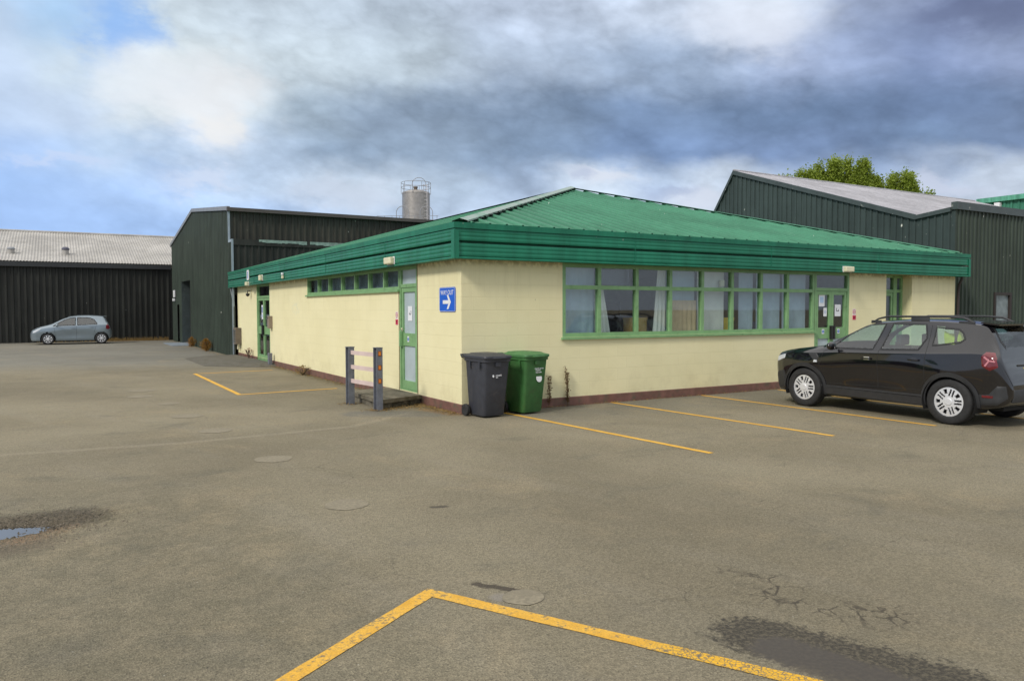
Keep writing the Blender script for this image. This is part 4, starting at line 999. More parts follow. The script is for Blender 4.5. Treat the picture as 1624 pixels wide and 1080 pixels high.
# roller door and reveal
mb = MB(); mb.box((.28,29.8,0),(.32,33.4,3.4)); 
for k in range(30): mb.box((.262,29.84,.05+k*.11),(.28,33.3,.12+k*.11))
rd = sb(mb, 'roller_door', mat('dark roller shutter', (.028,.027,.027), .5))
mb = MB(); mb.box((-.15,29.80,0),(.3,29.84,3.34)); mb.box((-.15,33.3,0),(.3,33.34,3.34)); mb.box((-.15,29.80,3.32),(.3,33.34,3.36)); sb(mb, 'door_reveal', M_TRIM)
mb = MB(); mb.box((-.10,29.845,.0),(.10,29.98,3.22)); sb(mb, 'door_post', mat('pale blue painted post', (.42,.50,.58), .5))
mb = MB(); mb.box((.0,34.08,0),(.04,35.22,2.12)); sb(mb, 'side_door', M_BLACK)
e = empty('wall_light', (-.2,35.72,2.7), label='small white sign and lamp on the shed wall left of the roller door', cat='light'); MB().box((-.06,-.25,-.18),(.0,.25,.22), bev=.01).build('panel', M_WHITE, e); MB().box((-.12,-.12,-.40),(.0,.12,-.25), bev=.02).build('lamp', M_WHITE, e)
struct('threshold_slab', MB().box((-1.1,29.7,.001),(.25,33.5,.03)), mat('pale blue worn threshold', (.20,.235,.27), .8, var=.25))

# far left shed
SC = empty('long_shed', (-14,38.2,0), label='long near black clad shed with pale grey fibre roof behind the small car', cat='building'); sc_ = sub(SC)
mb = MB(); corr(mb, (-32,38.2,0), (1,0,0), (0,0,1), (0,-1,0), 36, lambda u: 4.3, pitch=.30, depth=.06, rib=.42); sc_(mb, 'front_wall', M_BLACK)
mb = MB(); mb.box((-32,37.98,4.20),(-.1,38.16,4.46), bev=.0); sc_(mb, 'gutter', mat('black gutter', (.03,.032,.034), .4))
mb = MB(); Vr = Vector((0, 8.1, 2.30)).normalized()
def sine(mb, O, U, V, N, w, ln, pitch, amp, nper=4):
    n = int(w/pitch*nper); O, U, V, N = Vector(O), Vector(U), Vector(V), Vector(N)
    vs = []
    for i in range(n+1): u = w*i/n; a = amp*math.sin(2*math.pi*u/pitch); vs += [O+U*u+N*a, O+U*u+N*a+V*ln]
    mb.add(vs, [(2*i, 2*i+2, 2*i+3, 2*i+1) for i in range(n)])
sine(mb, (-32,38.0,4.50), (1,0,0), Vr, (0,-.27,.96), 36, 8.45, .15, .018)
mb.quad((-32,46.1,6.8),(4,46.1,6.8),(4,54,4.5),(-32,54,4.5)); mb.quad((4,38.2,0),(4,54,0),(4,54,4.5),(4,46.1,6.75)); mb.quad((4,38.2,0),(4,46.1,6.75),(4,38.2,4.4))
rf_ = sc_(mb, 'roof', M_FIBRE)
mb = MB(); mb.tube([(-32,46.1,6.80),(4,46.1,6.80)], .10, 8); sc_(mb, 'ridge_tile', M_FIBRE, rf_).location = (0,0,0)
for i, (x, y, h) in enumerate(((-8.15,39.8,.34),(-5.50,39.9,.42))):
    z = 4.50+(y-38)*.284
    e = empty('roof_vent', (x,y,z), label=['short pale roof vent near the left end of the grey fibre roof','grey roof vent with dark cap on the grey fibre roof above the car'][i], cat='vent', group='vents on the fibre cement roof')
    MB().lathe([(.17,-.08),(.17,h*.6),(.15,h*.62)], 16).build('pipe', M_FIBRE, e, smooth=True)
    MB().lathe([(.15,h*.55),(.20,h*.62),(.20,h*.80),(.12,h),(0,h)], 16).build('cap', M_GALV if i == 0 else mat('blue grey cap', (.10,.10,.14), .6), e, smooth=True)

# right shed: asymmetric tooth roof behind, parapet front
SD = empty('workshop_building', (15.6,5,0), label='dark green clad workshop with steep north light roof behind the right end of the office', cat='building'); sd_ = sub(SD)
X1, Y1 = 15.6, .41
ptop = pw([(0,4.56),(1.14,4.44),(8.12,6.78),(9.75,4.4),(12,4.4)])
mb = MB(); corr(mb, (X1,Y1,0), (0,1,0), (0,0,1), (-1,0,0), 12, ptop, pitch=.20, depth=.035, rib=.35); sd_(mb, 'side_wall', M_DSHEDB)
mb = MB(); corr(mb, (X1,Y1,0), (1,0,0), (0,0,1), (0,-1,0), 14, lambda u: 4.6, pitch=.2, depth=.032, rib=.35, holes=[(2.1,2.95,1.0,2.22)]); sd_(mb, 'front_wall', M_DSHED)
mb = MB(); mb.box((X1-.05,Y1-.08,4.55),(X1+14,Y1+.10,4.76)); sd_(mb, 'parapet_cap', M_TRIM)
mb = MB()
def rake2(a, b, w=.09, h=.15):
    a, b = Vector(a), Vector(b); up = Vector((0,0,h)); ot = Vector((-w,0,0)); mb.add([a, b, b+up, a+up, a+ot, b+ot, b+ot+up, a+ot+up], [(0,1,2,3),(4,7,6,5),(0,4,5,1),(3,2,6,7),(0,3,7,4),(1,5,6,2)])
rake2((X1,Y1+.1,4.50),(X1,Y1+1.14,4.38),h=.12); rake2((X1,Y1+1.14,4.38),(X1,8.53,6.73)); rake2((X1,8.53,6.73),(X1,10.16,4.35)); sd_(mb, 'barge_board', M_TRIM)
mb = MB(); Vt = Vector((0,6.98,2.36)).normalized(); corr(mb, (X1-.02,1.55,4.50), (1,0,0), Vt, (0,-.32,.95), 16, lambda u: 7.37, pitch=.25, depth=.03, rib=.3)
mb.quad((X1,Y1,4.48),(X1+16,Y1,4.48),(X1+16,1.56,4.49),(X1,1.56,4.49)); mb.quad((X1,8.53,6.84),(X1+16,8.53,6.84),(X1+16,10.16,4.4),(X1,10.16,4.4)); mb.quad((X1+14,Y1,0),(X1+14,12,0),(X1+14,12,4.4),(X1+14,Y1,4.4))
rfd = sd_(mb, 'roof', M_GROOF)
mb = MB().tube([(X1-.05,8.53,6.87),(X1+16,8.53,6.87)], .06, 6); sd_(mb, 'ridge_cap', M_GROOF, rfd).location = (0,0,0)
# window in the front wall
mb = MB(); mb.box((17.66,Y1-.04,.96),(17.74,Y1+.06,2.27)); mb.box((18.50,Y1-.04,.96),(18.60,Y1+.06,2.27)); mb.box((17.74,Y1-.04,2.19),(18.50,Y1+.06,2.27)); mb.box((17.74,Y1-.04,.96),(18.50,Y1+.06,1.04))
wf = sd_(mb, 'window', mat('dark brown frame', (.03,.022,.02), .6)); mb = MB().box((17.74,Y1+.02,1.04),(18.5,Y1+.03,2.19)); sd_(mb, 'pane', mat('dusty pale glazing', (.20,.24,.25), .35, var=.3, vscale=4), wf).location = (0,0,0)
# distant green building
GB = empty('green_building', (57,10,0), label='distant mid green clad building beyond the workshop roof at the right edge', cat='building'); gb = sub(GB)
mb = MB(); corr(mb, (57,-8,0), (0,1,0), (0,0,1), (-1,0,0), 29.8, lambda u: 10.2, pitch=.5, depth=.08, rib=.4); mb.quad((57,21.8,0),(80,21.8,0),(80,21.8,10.2),(57,21.8,10.2)); gb(mb, 'wall', metal_sheet('mid green cladding', (.05,.20,.13), .5, 0))
mb = MB(); mb.box((56.7,-8,10.05),(57.1,21.9,10.42)); mb.quad((57,-8,10.4),(80,-8,12),(80,21.8,12),(57,21.8,10.4)); gb(mb, 'roof', metal_sheet('light green eaves', (.10,.33,.23), .5, 0))
mb = MB().box((56.6,20.1,0),(56.9,20.5,9.95)); gb(mb, 'downpipe', M_WHITE)

# silo and ladder hoops -------------------------------------------------
SI = empty('storage_silo', (20.5,48.9,0), label='tall stainless steel silo with railed top behind the left shed roof', cat='silo')
mb = MB(); mb.lathe([(1.18,0),(1.18,11.55),(1.195,11.56),(1.195,11.66),(1.18,11.67),(1.14,11.75),(.5,11.95),(0,12.0)], 48); mb.build('tank', M_STAIN, SI, smooth=True)
for z in (9.9,10.7): pass
mb = MB()
for z in (12.15,12.55): mb.tube([(1.25*math.cos(t), 1.25*math.sin(t), z) for t in np.linspace(0, 2*math.pi, 37)[:-1]], .022, 6, closed=True)
for k in range(10): t = 2*math.pi*k/10+.3; mb.tube([(1.25*math.cos(t),1.25*math.sin(t),11.6),(1.25*math.cos(t),1.25*math.sin(t),12.55)], .022, 6)
mb.build('guard_rail', M_GALV, SI, smooth=True)
def world_side(a): return Vector((math.cos(a), math.sin(a), 0))
rt = Vector((math.sin(R(YAW)), -math.cos(R(YAW)), 0)); tc_ = -Vector((math.cos(R(YAW)), math.sin(R(YAW)), 0))
lp = rt*.90+tc_*.86
mb = MB()
for o_ in (-.14,.14): mb.tube([lp+rt*o_+Vector((0,0,.5)), lp+rt*o_+Vector((0,0,12.3))], .03, 6)
for z in np.arange(8, 12.3, .3): mb.tube([lp+rt*-.14+Vector((0,0,z)), lp+rt*.14+Vector((0,0,z))], .015, 5)
mb.build('ladder', mat('pale ladder paint', (.55,.53,.55), .5), SI)
mb = MB(); 
hc = rt*.32+tc_*.5
mb.tube([hc+rt*(.58*math.cos(t))+Vector((0,0,12.35+.58*math.sin(t))) if t is not None else None for t in np.linspace(0, math.pi, 15)], .026, 6)
mb.tube([hc+rt*.58+Vector((0,0,12.35)), hc+rt*.58+Vector((0,0,11.6))], .026, 6); mb.tube([hc-rt*.58+Vector((0,0,12.35)), hc-rt*.58+Vector((0,0,11.7))], .026, 6); mb.build('ladder_hoop', M_GALV, SI, smooth=True)
mb = MB(); mb.lathe([(.16,11.9),(.16,12.1),(.2,12.1),(.2,12.2),(0,12.22)], 12, mat=Matrix.Translation(tc_*.3)); mb.build('vent_cap', M_WOODBX, SI)
PF = empty('roof_gantry', (18.4,45.4,0), label='pair of steel ladder hoops on a gantry rising above the left shed roof', cat='gantry')
mb = MB(); cen = [rt*-.55, rt*1.35]
for c_ in cen:
    mb = MB(); zt = 9.55; mb.tube([c_+rt*(.5*math.cos(t))+Vector((0,0,zt+.5*math.sin(t))) for t in np.linspace(0, math.pi, 15)], .028, 6)
    for s_ in (-1,1): mb.tube([c_+rt*.5*s_+Vector((0,0,zt)), c_+rt*.5*s_+Vector((0,0,0))], .03, 6)
    mb.build('ladder_hoop', M_GALV, PF, smooth=True)
mb = MB(); mb.tube([rt*-2.6+Vector((0,0,9.28)), rt*2.3+Vector((0,0,9.28))], .02, 5); mb.tube([rt*-2.6+Vector((0,0,8.95)), rt*2.3+Vector((0,0,8.95))], .02, 5); mb.box(rt*-2.5+Vector((-.1,-.1,8.7)), rt*-2.4+Vector((.1,.1,0)))
for k in range(9): c_ = rt*(-2.6+k*.6); mb.tube([c_+Vector((0,0,8.6)), c_+Vector((0,0,9.28))], .018, 5)
mb.build('guard_rail', M_GALV, PF)

# ------------------------------------------------------------------ trees
def tree(name, loc, tufts, label, base_z=9):
    e = empty(name, loc, label=label, cat='tree', group='poplars behind the workshop')
    mb = MB(); hmax = max(t[2]+t[4] for t in tufts)
    mb.tube([(0,0,0),(.1,0,3),(.0,.1,7),(.1,.1,base_z)], [.45,.38,.3,.22], 10)
    for (x, y, z, r_, h) in tufts: mb.tube([(0,0,base_z*.6),(x*.5,y*.5,z*.75),(x,y,z),(x*1.02,y*1.02,z+h*.8)], [.18,.12,.07,.02], 6)
    mb.build('trunk', M_BARK, e)
    vs = []; fs = []
    for (x, y, z, r_, h) in tufts:
        r_ = r_*1.15; n = int(1500*r_*h)
        cl = [(rng.uniform(0, 1)**.8, rng.uniform(0, 6.283), rng.uniform(.35, 1)) for _ in range(int(22*r_*h/2)+10)]
        for _ in range(n):
            c_ = cl[rng.integers(len(cl))]; s_ = c_[0]; rad = r_*(1-s_)**.65*(.35+.65*c_[2])*1.0
            p = np.array([x+rad*math.cos(c_[1]), y+rad*math.sin(c_[1]), z-h*.5+s_*h*1.5])+rng.normal(0, .27, 3)*np.array([1,1,1.1])
            s = rng.uniform(.06, .13); a = rng.normal(size=3); a /= np.linalg.norm(a); b = rng.normal(size=3); b -= a*b.dot(a); b /= np.linalg.norm(b)
            o = len(vs); vs += [p-a*s, p+b*s*.7, p+a*s, p-b*s*.7]; fs.append((o,o+1,o+2,o+3))
    me = bpy.data.meshes.new('crown'); me.from_pydata([tuple(map(float, v)) for v in vs], [], fs); me.materials.append(M_LEAF)
    o = bpy.data.objects.new('crown', me); C.objects.link(o); o.parent = e
def tpos(px, dep): 
    return Vector((-5.92,-11.68,0))+Vector((cy_,sy_,0))*dep+Vector((sy_,-cy_,0))*((px-812)/1211*dep)
D_ = 75; pxm = D_/1211
def tufts_for(px0, lst):
    out_ = []
    for (px, py, r_, h) in lst:
        lat = (px-px0)*pxm; top = 1.2+(488-py)*pxm
        out_.append((rt.x*lat+rng.uniform(-.8,.8)*cy_, rt.y*lat+rng.uniform(-.8,.8)*sy_, top-h, r_, h))
    return out_
tree('poplar_tree', tuple(tpos(1324, D_)), tufts_for(1330, [(1262,280,.9,1.6),(1290,272,.9,2.2),(1325,264,.9,2.6),(1358,262,1.0,2.6),(1382,274,.8,2),(1308,268,.9,2.2),(1247,282,.35,1.0),(1254,272,.5,1.4),(1268,265,.6,2.0),(1288,263,.7,2.2),(1305,252,.7,3.0),(1318,253,.7,3),(1335,248,.8,3.4),(1350,247,.8,3.6),(1366,249,.8,3.4),(1380,255,.8,3.2),(1392,271,.45,2.2),(1276,285,.9,2),(1300,280,1.1,2.5),(1330,275,1.2,3),(1355,275,1.2,3),(1378,280,1.2,2.8),(1394,287,.5,1.8),(1388,292,.9,2),(1345,290,1.3,3),(1315,290,1.3,3),(1398,302,.4,1.2)]), 'broad leafy poplar crown showing above the grey workshop roof')
tree('poplar_tree', tuple(tpos(1431, D_)), tufts_for(1435, [(1412,271,.4,1.6),(1422,271,.6,2.0),(1432,266,.6,2.6),(1444,270,.6,2.2),(1455,282,.5,1.8),(1416,283,.7,2),(1436,283,.9,2.2),(1452,292,.7,1.8),(1463,300,.4,1.2),(1440,298,1,2),(1420,300,.7,1.6)]), 'smaller loose poplar crown right of the broad one above the grey roof')

# ------------------------------------------------------------------ weeds and litter
def bush(name, loc, r_, h, m, label, n=500, leaf=.03):
    mb = MB()
    for _ in range(n):
        a = random.uniform(0, 6.28); t = random.random()**.6; hh = h*random.uniform(.08, 1); rad = r_*t*math.sin(math.pi*min(1,.12+.88*hh/h)**1.3)*(1+.3*math.sin(3*a+loc[1]))
        p = Vector((rad*math.cos(a), rad*math.sin(a), hh)); d_ = Vector((random.gauss(0,1), random.gauss(0,1), random.gauss(.5,1))).normalized(); s_ = Vector((random.gauss(0,1), random.gauss(0,1), random.gauss(0,1))).normalized()
        mb.quad(p, p+d_*leaf+s_*leaf*.25, p+d_*leaf*2, p+d_*leaf-s_*leaf*.25)
    e = empty(name, loc, label=label, cat='weed'); mb.build('foliage', m, e)
    mb = MB()
    for _ in range(14):
        a = random.uniform(0, 6.28); mb.tube([(0,0,0),(r_*.6*math.cos(a), r_*.6*math.sin(a), h*.8)], .008, 4)
    mb.build('stem', M_BARK, e)
bush('dry_weed', (-.45,23.6,0), .24, .52, M_WEED, 'larger orange weed at the foot of the green shed wall', 900, .05)
bush('dry_weed', (-.4,28.2,0), .20, .45, M_WEED, 'smaller orange weed further along the foot of the green shed wall', 500, .05)
def stalk(loc, h, label, n=3):
    e = empty('seed_stalk', loc, label=label, cat='weed'); mb = MB(); st = MB()
    for k in range(n):
        dx, dy = random.uniform(-.06,.06), random.uniform(-.03,.02); hh = h*random.uniform(.75, 1); pts = [(0,0,0),(dx*.5,dy,hh*.5),(dx,dy,hh)]; st.tube(pts, .004, 4)
        for _ in range(170):
            t = random.uniform(.15, 1); p = Vector((dx*t,dy*t,hh*t))+Vector((random.gauss(0,.018),random.gauss(0,.018),random.gauss(0,.012))); s_ = random.uniform(.006,.016); q = Vector((random.gauss(0,1),random.gauss(0,1),random.gauss(0,1))).normalized()*s_; r2 = Vector((random.gauss(0,1),random.gauss(0,1),random.gauss(0,1))).normalized()*s_
            mb.quad(p-q, p+r2, p+q, p-r2)
    mb.build('seed_head', M_DRY, e); st.build('stem', M_DRY, e)
stalk((1.74,-.08,0), .68, 'short brown seed stalk against the cream wall just right of the green bin', 2)
stalk((2.16,-.07,0), .80, 'taller brown seed stalk against the cream wall left of the long window', 3)
bush('wall_weed', (-.18,9.3,0), .3, .25, M_STRAW, 'low straw weeds at the foot of the cream wall by the painted bay', 350, .03)
bush('wall_weed', (-.15,16.4,.09), .2, .35, mat('reddish weed', (.22,.07,.04), .8), 'small reddish weed by the plinth beyond the far door', 160, .03)
mb = MB()
def litter(n, fx, fy, m=None):
    for _ in range(n):
        x, y = fx(), fy(); a = random.uniform(0, 6.28); s_ = random.uniform(.008, .03); z = random.uniform(.006, .02)
        dx, dy = s_*math.cos(a), s_*math.sin(a); mb.quad((x-dx,y-dy,z),(x+dy*.35,y-dx*.35,z+.008),(x+dx,y+dy,z+random.uniform(0,.015)),(x-dy*.35,y+dx*.35,z))
litter(700, lambda: -.02-abs(random.gauss(0,.10)), lambda: random.uniform(3.5,13)); litter(500, lambda: -.02-abs(random.gauss(0,.12)), lambda: random.uniform(.0,1.7)); litter(350, lambda: random.uniform(0,9), lambda: -.02-abs(random.gauss(0,.05)))
litter(160, lambda: random.gauss(-1.05,.14), lambda: random.gauss(1.22,.10)); litter(110, lambda: random.gauss(-1.18,.12), lambda: random.gauss(2.36,.10)); litter(260, lambda: random.uniform(-1.0,-.1), lambda: 1.2+random.gauss(.1,.12))
litter(260, lambda: -.25-abs(random.gauss(0,.25)), lambda: random.uniform(19.5,29)); litter(200, lambda: random.uniform(-4,-.3), lambda: 38-abs(random.gauss(0,.3)))
tag(mb.build('leaf_litter', M_STRAW), 'straw coloured leaf litter and moss gathered along the wall feet', 'litter', kind='stuff')
mb = MB()
for _ in range(900):
    x = random.uniform(-3.5,-.3) if random.random() < .8 else random.uniform(-7,-.3); y = 38.1-abs(random.gauss(0,.12)); h = random.uniform(.05,.28); a = random.gauss(0,.05)
    mb.add([(x-.012,y,0),(x+.012,y,0),(x+a,y,h)], [(0,1,2)])
tag(mb.build('dry_grass', M_STRAW), 'thin dry grass along the foot of the black shed', 'grass', kind='stuff')
e = empty('door_lamp', (-.3,38.1,0)) if False else None

# ------------------------------------------------------------------ cars
def inpoly(poly, x, y):
    c = False; n = len(poly); j = n-1
    for i in range(n):
        xi, yi = poly[i]; xj, yj = poly[j]
        if (yi > y) != (yj > y) and x < (xj-xi)*(y-yi)/(yj-yi)+xi: c = not c
        j = i
    return c
class Car:
    def __init__(s, st, wheels, bulge, ds=.02):
        st = np.array(st); s.len = st[-1,0]; ss = np.unique(np.concatenate([np.linspace(0,.12,12), np.arange(.12, s.len-.14, .012), np.linspace(s.len-.14, s.len, 14)]))
        K = [np.interp(ss, st[:,0], st[:,i]) for i in range(1, 7)]
        def sm(a, w=3):
            b = a.copy()
            for _ in range(w):
                c = b.copy(); c[1:-1] = (b[:-2]+2*b[1:-1]+b[2:])/4; b = c
            return b
        zb, zs, zt, wb, ws, wt = [sm(k, 5) for k in K]; s.ss = ss; s.ring = []
        for i in range(len(ss)):
            h = zt[i]-zs[i]; g = min(.06, max(.012, h*.25))
            ctl = [(0, zb[i]), (wb[i]*.75, zb[i]), (wb[i]*.98, zb[i]+.02), (wb[i]+.5*(ws[i]-wb[i]), zb[i]+(zs[i]-zb[i])*.35), (ws[i]+.004, zb[i]+(zs[i]-zb[i])*.76), (ws[i]-.010, zs[i]-.030), (ws[i]-.028, zs[i]+.004),
                   (wt[i]+(ws[i]-wt[i])*.42, zs[i]+h*.45), (wt[i]+.006, zt[i]-g), (wt[i]-.035, zt[i]-g*.28), (wt[i]*.6, zt[i]+.014*min(1,h*4)), (0, zt[i]+.024*min(1,h*4))]
            P = np.array([ctl[0]]+ctl+[ctl[-1]]); P[0] = [-P[2][0], P[2][1]]; P[-1] = [-P[-3][0], P[-3][1]]
            pts = []
            for k in range(1, len(P)-2):
                p0, p1, p2, p3 = P[k-1], P[k], P[k+1], P[k+2]; m = 5
                for q in range(m):
                    t = q/m; t2, t3 = t*t, t*t*t
                    c = .5*((2*p1)+(-p0+p2)*t+(2*p0-5*p1+4*p2-p3)*t2+(-p0+3*p1-3*p2+p3)*t3)*1.0
                    lin = p1+(p2-p1)*t; pts.append(c*.75+lin*.25)
            pts.append(P[-2]); pts = np.array(pts); pts[0][0] = 0; pts[-1][0] = 0
            for q in pts:
                if q[0] > .4: q[0] += bulge(ss[i], q[1])
            s.ring.append(pts)
        s.ring = np.array(s.ring); s.n = s.ring.shape[1]; s.wheels = wheels
        s.it = 30
    def w(s, x, z):
        i = min(max(np.searchsorted(s.ss, x)-1, 0), len(s.ss)-2); t = (x-s.ss[i])/(s.ss[i+1]-s.ss[i]); o = []
        for k in (i, i+1):
            r = s.ring[k][8:48]; zz = np.maximum.accumulate(r[:,1]); o.append(np.interp(z, zz, r[:,0]))
        return float(o[0]*(1-t)+o[1]*t)
    def zt(s, x, y):
        i = min(max(np.searchsorted(s.ss, x)-1, 0), len(s.ss)-2); t = (x-s.ss[i])/(s.ss[i+1]-s.ss[i]); o = []
        for k in (i, i+1):
            r = s.ring[k][38:][::-1]; o.append(np.interp(abs(y), r[:,0], r[:,1]))
        return float(o[0]*(1-t)+o[1]*t)
    def body(s, side_win, top_win, archR, name, m, par, archmats=None):
        vs = []; fs = []; gl = {k: [] for k in range(len(side_win)*2+len(top_win))}; n = s.n; N = 2*n-2; ns = len(s.ss)
        for i, x in enumerate(s.ss):
            r = s.ring[i]
            for k in range(n): vs.append((x, -r[k][0], r[k][1]))
            for k in range(n-2, 0, -1): vs.append((x, r[k][0], r[k][1]))
        for i in range(ns-1):
            for k in range(N):
                l = (k+1) % N; q = (i*N+k, i*N+l, (i+1)*N+l, (i+1)*N+k); c = np.mean([vs[j] for j in q], axis=0)
                if abs(c[1]) > .42 and any((c[0]-wx)**2+(c[2]-wz)**2 < archR**2 for wx, wz in s.wheels): continue
                skip = False
                for j, poly in enumerate(side_win):
                    if abs(c[1]) > .45 and 9 < (k if k < n else N-k) < 50 and inpoly(poly, c[0], c[2]): gl[j*2+(c[1] > 0)].append(q); skip = True
                for j, poly in enumerate(top_win):
                    if c[2] > s.beltz and (k if k < n else N-k) > 40 and inpoly(poly, c[0], abs(c[1])+1e-4): gl[len(side_win)*2+j].append(q); skip = True
                if not skip: fs.append(q)
        fs.append(tuple(range(N-1, -1, -1))); fs.append(tuple((ns-1)*N+k for k in range(N)))
        mb = MB(); mb.add(vs, fs); b = mb.build(name, m, par, smooth=True)
        for k, q in gl.items():
            if not q: continue
            ids = sorted({i for f in q for i in f}); mp = {a: i for i, a in enumerate(ids)}; mb = MB(); mb.add([vs[a] for a in ids], [[mp[a] for a in f] for f in q])
            mb.build('windscreen' if k == len(side_win)*2 else ('rear_window' if k > len(side_win)*2 else 'side_window'), M_CGLASS, par, smooth=True)
        # wheel wells
        for wx, wz in s.wheels[:2]:
            for sy in (-1, 1):
                mb = MB()
                pr = [(archR+.01, .50), (archR+.012, .35), (.0, .35)]
                ys = [(archR-.0, s.w(wx, wz+archR)-.012), (archR-.0, .50), (0.0, .50)]
                m_ = 28; V_ = []
                for r_, yy in ys:
                    for k in range(m_+1): t = math.pi*(-.12+1.24*k/m_); V_.append((wx+r_*math.cos(t), sy*yy, wz+r_*math.sin(t)))
                mb.add(V_, [(a*(m_+1)+k, a*(m_+1)+k+1, (a+1)*(m_+1)+k+1, (a+1)*(m_+1)+k) for a in range(2) for k in range(m_)])
                mb.build('wheel_well', M_ALLOYD, par)
        return b
    def strip(s, mb, line, w0, w1, off, side=-1, closed=False, mi=0, top=False, dens=.03, thick=True):
        """ribbon along a (s,z) polyline lying on the body side, w0/w1 = offsets across it"""
        L_ = [Vector(p) for p in line]; Q = []
        rng_ = range(len(L_) if closed else len(L_)-1)
        for i in rng_:
            a, b = L_[i], L_[(i+1) % len(L_)]; n = max(1, int((b-a).length/dens))
            for k in range(n): Q.append(a.lerp(b, k/n))
        if not closed: Q.append(L_[-1])
        n = len(Q); vs = []; fs = []
        area = sum(Q[i].x*Q[(i+1) % n].y-Q[(i+1) % n].x*Q[i].y for i in range(n)) if closed else 1
        for i in range(n):
            a = Q[i-1] if (i or closed) else Q[i]; b = Q[(i+1) % n] if (i < n-1 or closed) else Q[i]
            d = (b-a).normalized(); nn = Vector((d.y, -d.x))*(1 if area > 0 else -1)
            for ww, oo in ((w0, -.004), (w0, off), (w1, off), (w1, -.004)):
                p = Q[i]+nn*ww
                if top: vs.append((p.x, p.y, s.zt(p.x, p.y)+oo))
                else: vs.append((p.x, side*(s.w(p.x, p.y)+oo), p.y))
        m = n if closed else n-1
        for i in range(m):
            j = (i+1) % n
            for k in range(3): fs.append((i*4+k, j*4+k, j*4+k+1, i*4+k+1))
        if not closed: fs += [(0,1,2,3), tuple(m*4+k for k in (3,2,1,0))]
        mb.add(vs, fs, mi)
    def patch(s, mb, poly, off, side=-1, mi=0, step=.015):
        """filled (s,z) polygon hugging the body side"""
        P = [Vector(p) for p in poly]; c = sum(P, Vector((0,0)))/len(P); Q = []
        for i in range(len(P)):
            a, b = P[i], P[(i+1) % len(P)]; n = max(1, int((b-a).length/.03))
            for k in range(n): Q.append(a.lerp(b, k/n))
        R_ = 5; vs = []; n = len(Q)
        for r_ in range(R_+1):
            for q in Q: p = c.lerp(q, 1-r_/(R_+.0)*.98); vs.append((p.x, side*(s.w(p.x, p.y)+off*(1 if r_ else .0)+(0 if r_ else -.003)), p.y))
        vs += []
        fs = [(r_*n+k, r_*n+(k+1) % n, (r_+1)*n+(k+1) % n, (r_+1)*n+k) for r_ in range(R_) for k in range(n)]
        fs.append(tuple(R_*n+k for k in range(n))); mb.add(vs, fs, mi)
def seam_mat(): return M_BLKP
def wheel(par, x, y, z, Rt, Rr, wd, style, side):
    """tyre and rim about the y axis; outer face towards side"""
    e = bpy.data.objects.new('wheel', None); C.objects.link(e); e.parent = par; e.location = (x, y, z)
    T = Matrix.Rotation(R(90 if side < 0 else -90), 4, 'X')
    mb = MB(); h = wd/2
    mb.lathe([(Rr-.01,-h*.8),(Rr+.015,-h),(Rt-.04,-h*1.02),(Rt-.012,-h*.88),(Rt-.001,-h*.7),(Rt,-h*.3),(Rt-.006,-h*.28),(Rt-.006,-h*.22),(Rt,-h*.2),(Rt,h*.2),(Rt-.006,h*.22),(Rt-.006,h*.28),(Rt,h*.3),(Rt-.001,h*.7),(Rt-.012,h*.88),(Rt-.04,h*1.02),(Rr+.03,h*1.02),(Rr+.012,h),(Rr-.002,h*.86)], 56, mat=T)
    mb.build('tyre', M_RUB, e, smooth=True)
    # cover: polar sheet with openings
    na, nr = 120, 22; mb = MB(); vs = []; rs = np.linspace(.02, Rr, nr)
    prof = lambda r: h*.90-.012*(r/Rr)**2+(.010 if r < .055 else 0)-(.0)
    for sgn in (0, 1):
        for r_ in rs:
            for k in range(na):
                t = 2*math.pi*k/na; vs.append(T@Vector((r_*math.cos(t), r_*math.sin(t), prof(r_)-sgn*.02)))
    def open_(a, r_):
        q = r_/Rr
        if style == 'suv':
            for k in range(5):
                d = abs((a-72*k+180) % 360-180)*math.pi/180*q
                if .38 < q < .89 and .045 < d < .165: return True
                d = abs((a-72*k-36+180) % 360-180)*math.pi/180*q
                if .56 < q < .88 and d < .115: return True
                for o in (20, -20):
                    pass
            return False
        for k in range(8):
            d = abs((a-45*k+180) % 360-180)*math.pi/180*q
            if .34 < q < .88 and d < .20*q: return True
        return False
    fs = []; keep = {}
    for i in range(nr-1):
        for k in range(na): keep[i, k] = not open_((k+.5)*360/na, (rs[i]+rs[i+1])/2)
    for i in range(nr-1):
        for k in range(na):
            if not keep[i, k]: continue
            l = (k+1) % na; a = i*na+k; b = i*na+l; c = (i+1)*na+l; d = (i+1)*na+k; O = nr*na
            fs.append((a,b,c,d)); 
            if not keep[i, (k-1) % na]: fs.append((a, d, d+O, a+O))
            if not keep[i, l]: fs.append((b, b+O, c+O, c))
            if i and not keep[i-1, k]: fs.append((a, a+O, b+O, b))
            if i < nr-2 and not keep[i+1, k]: fs.append((d, c, c+O, d+O))
    mb.add(vs, fs); mb.add([T@Vector((.02*math.cos(2*math.pi*k/16), .02*math.sin(2*math.pi*k/16), prof(.02))) for k in range(16)], [tuple(range(16))])
    mb.lathe([(Rr,h*.88),(Rr+.006,h*.93),(Rr+.004,h*.80),(Rr-.02,h*.4)], 56, mat=T); mb.build('rim', M_ALLOY, e, smooth=True)
    mb = MB(); mb.lathe([(0,h*.35),(Rr-.004,h*.35),(Rr-.004,h*.8)], 32, mat=T); mb.build('hub', M_ALLOYD, e)
    return e

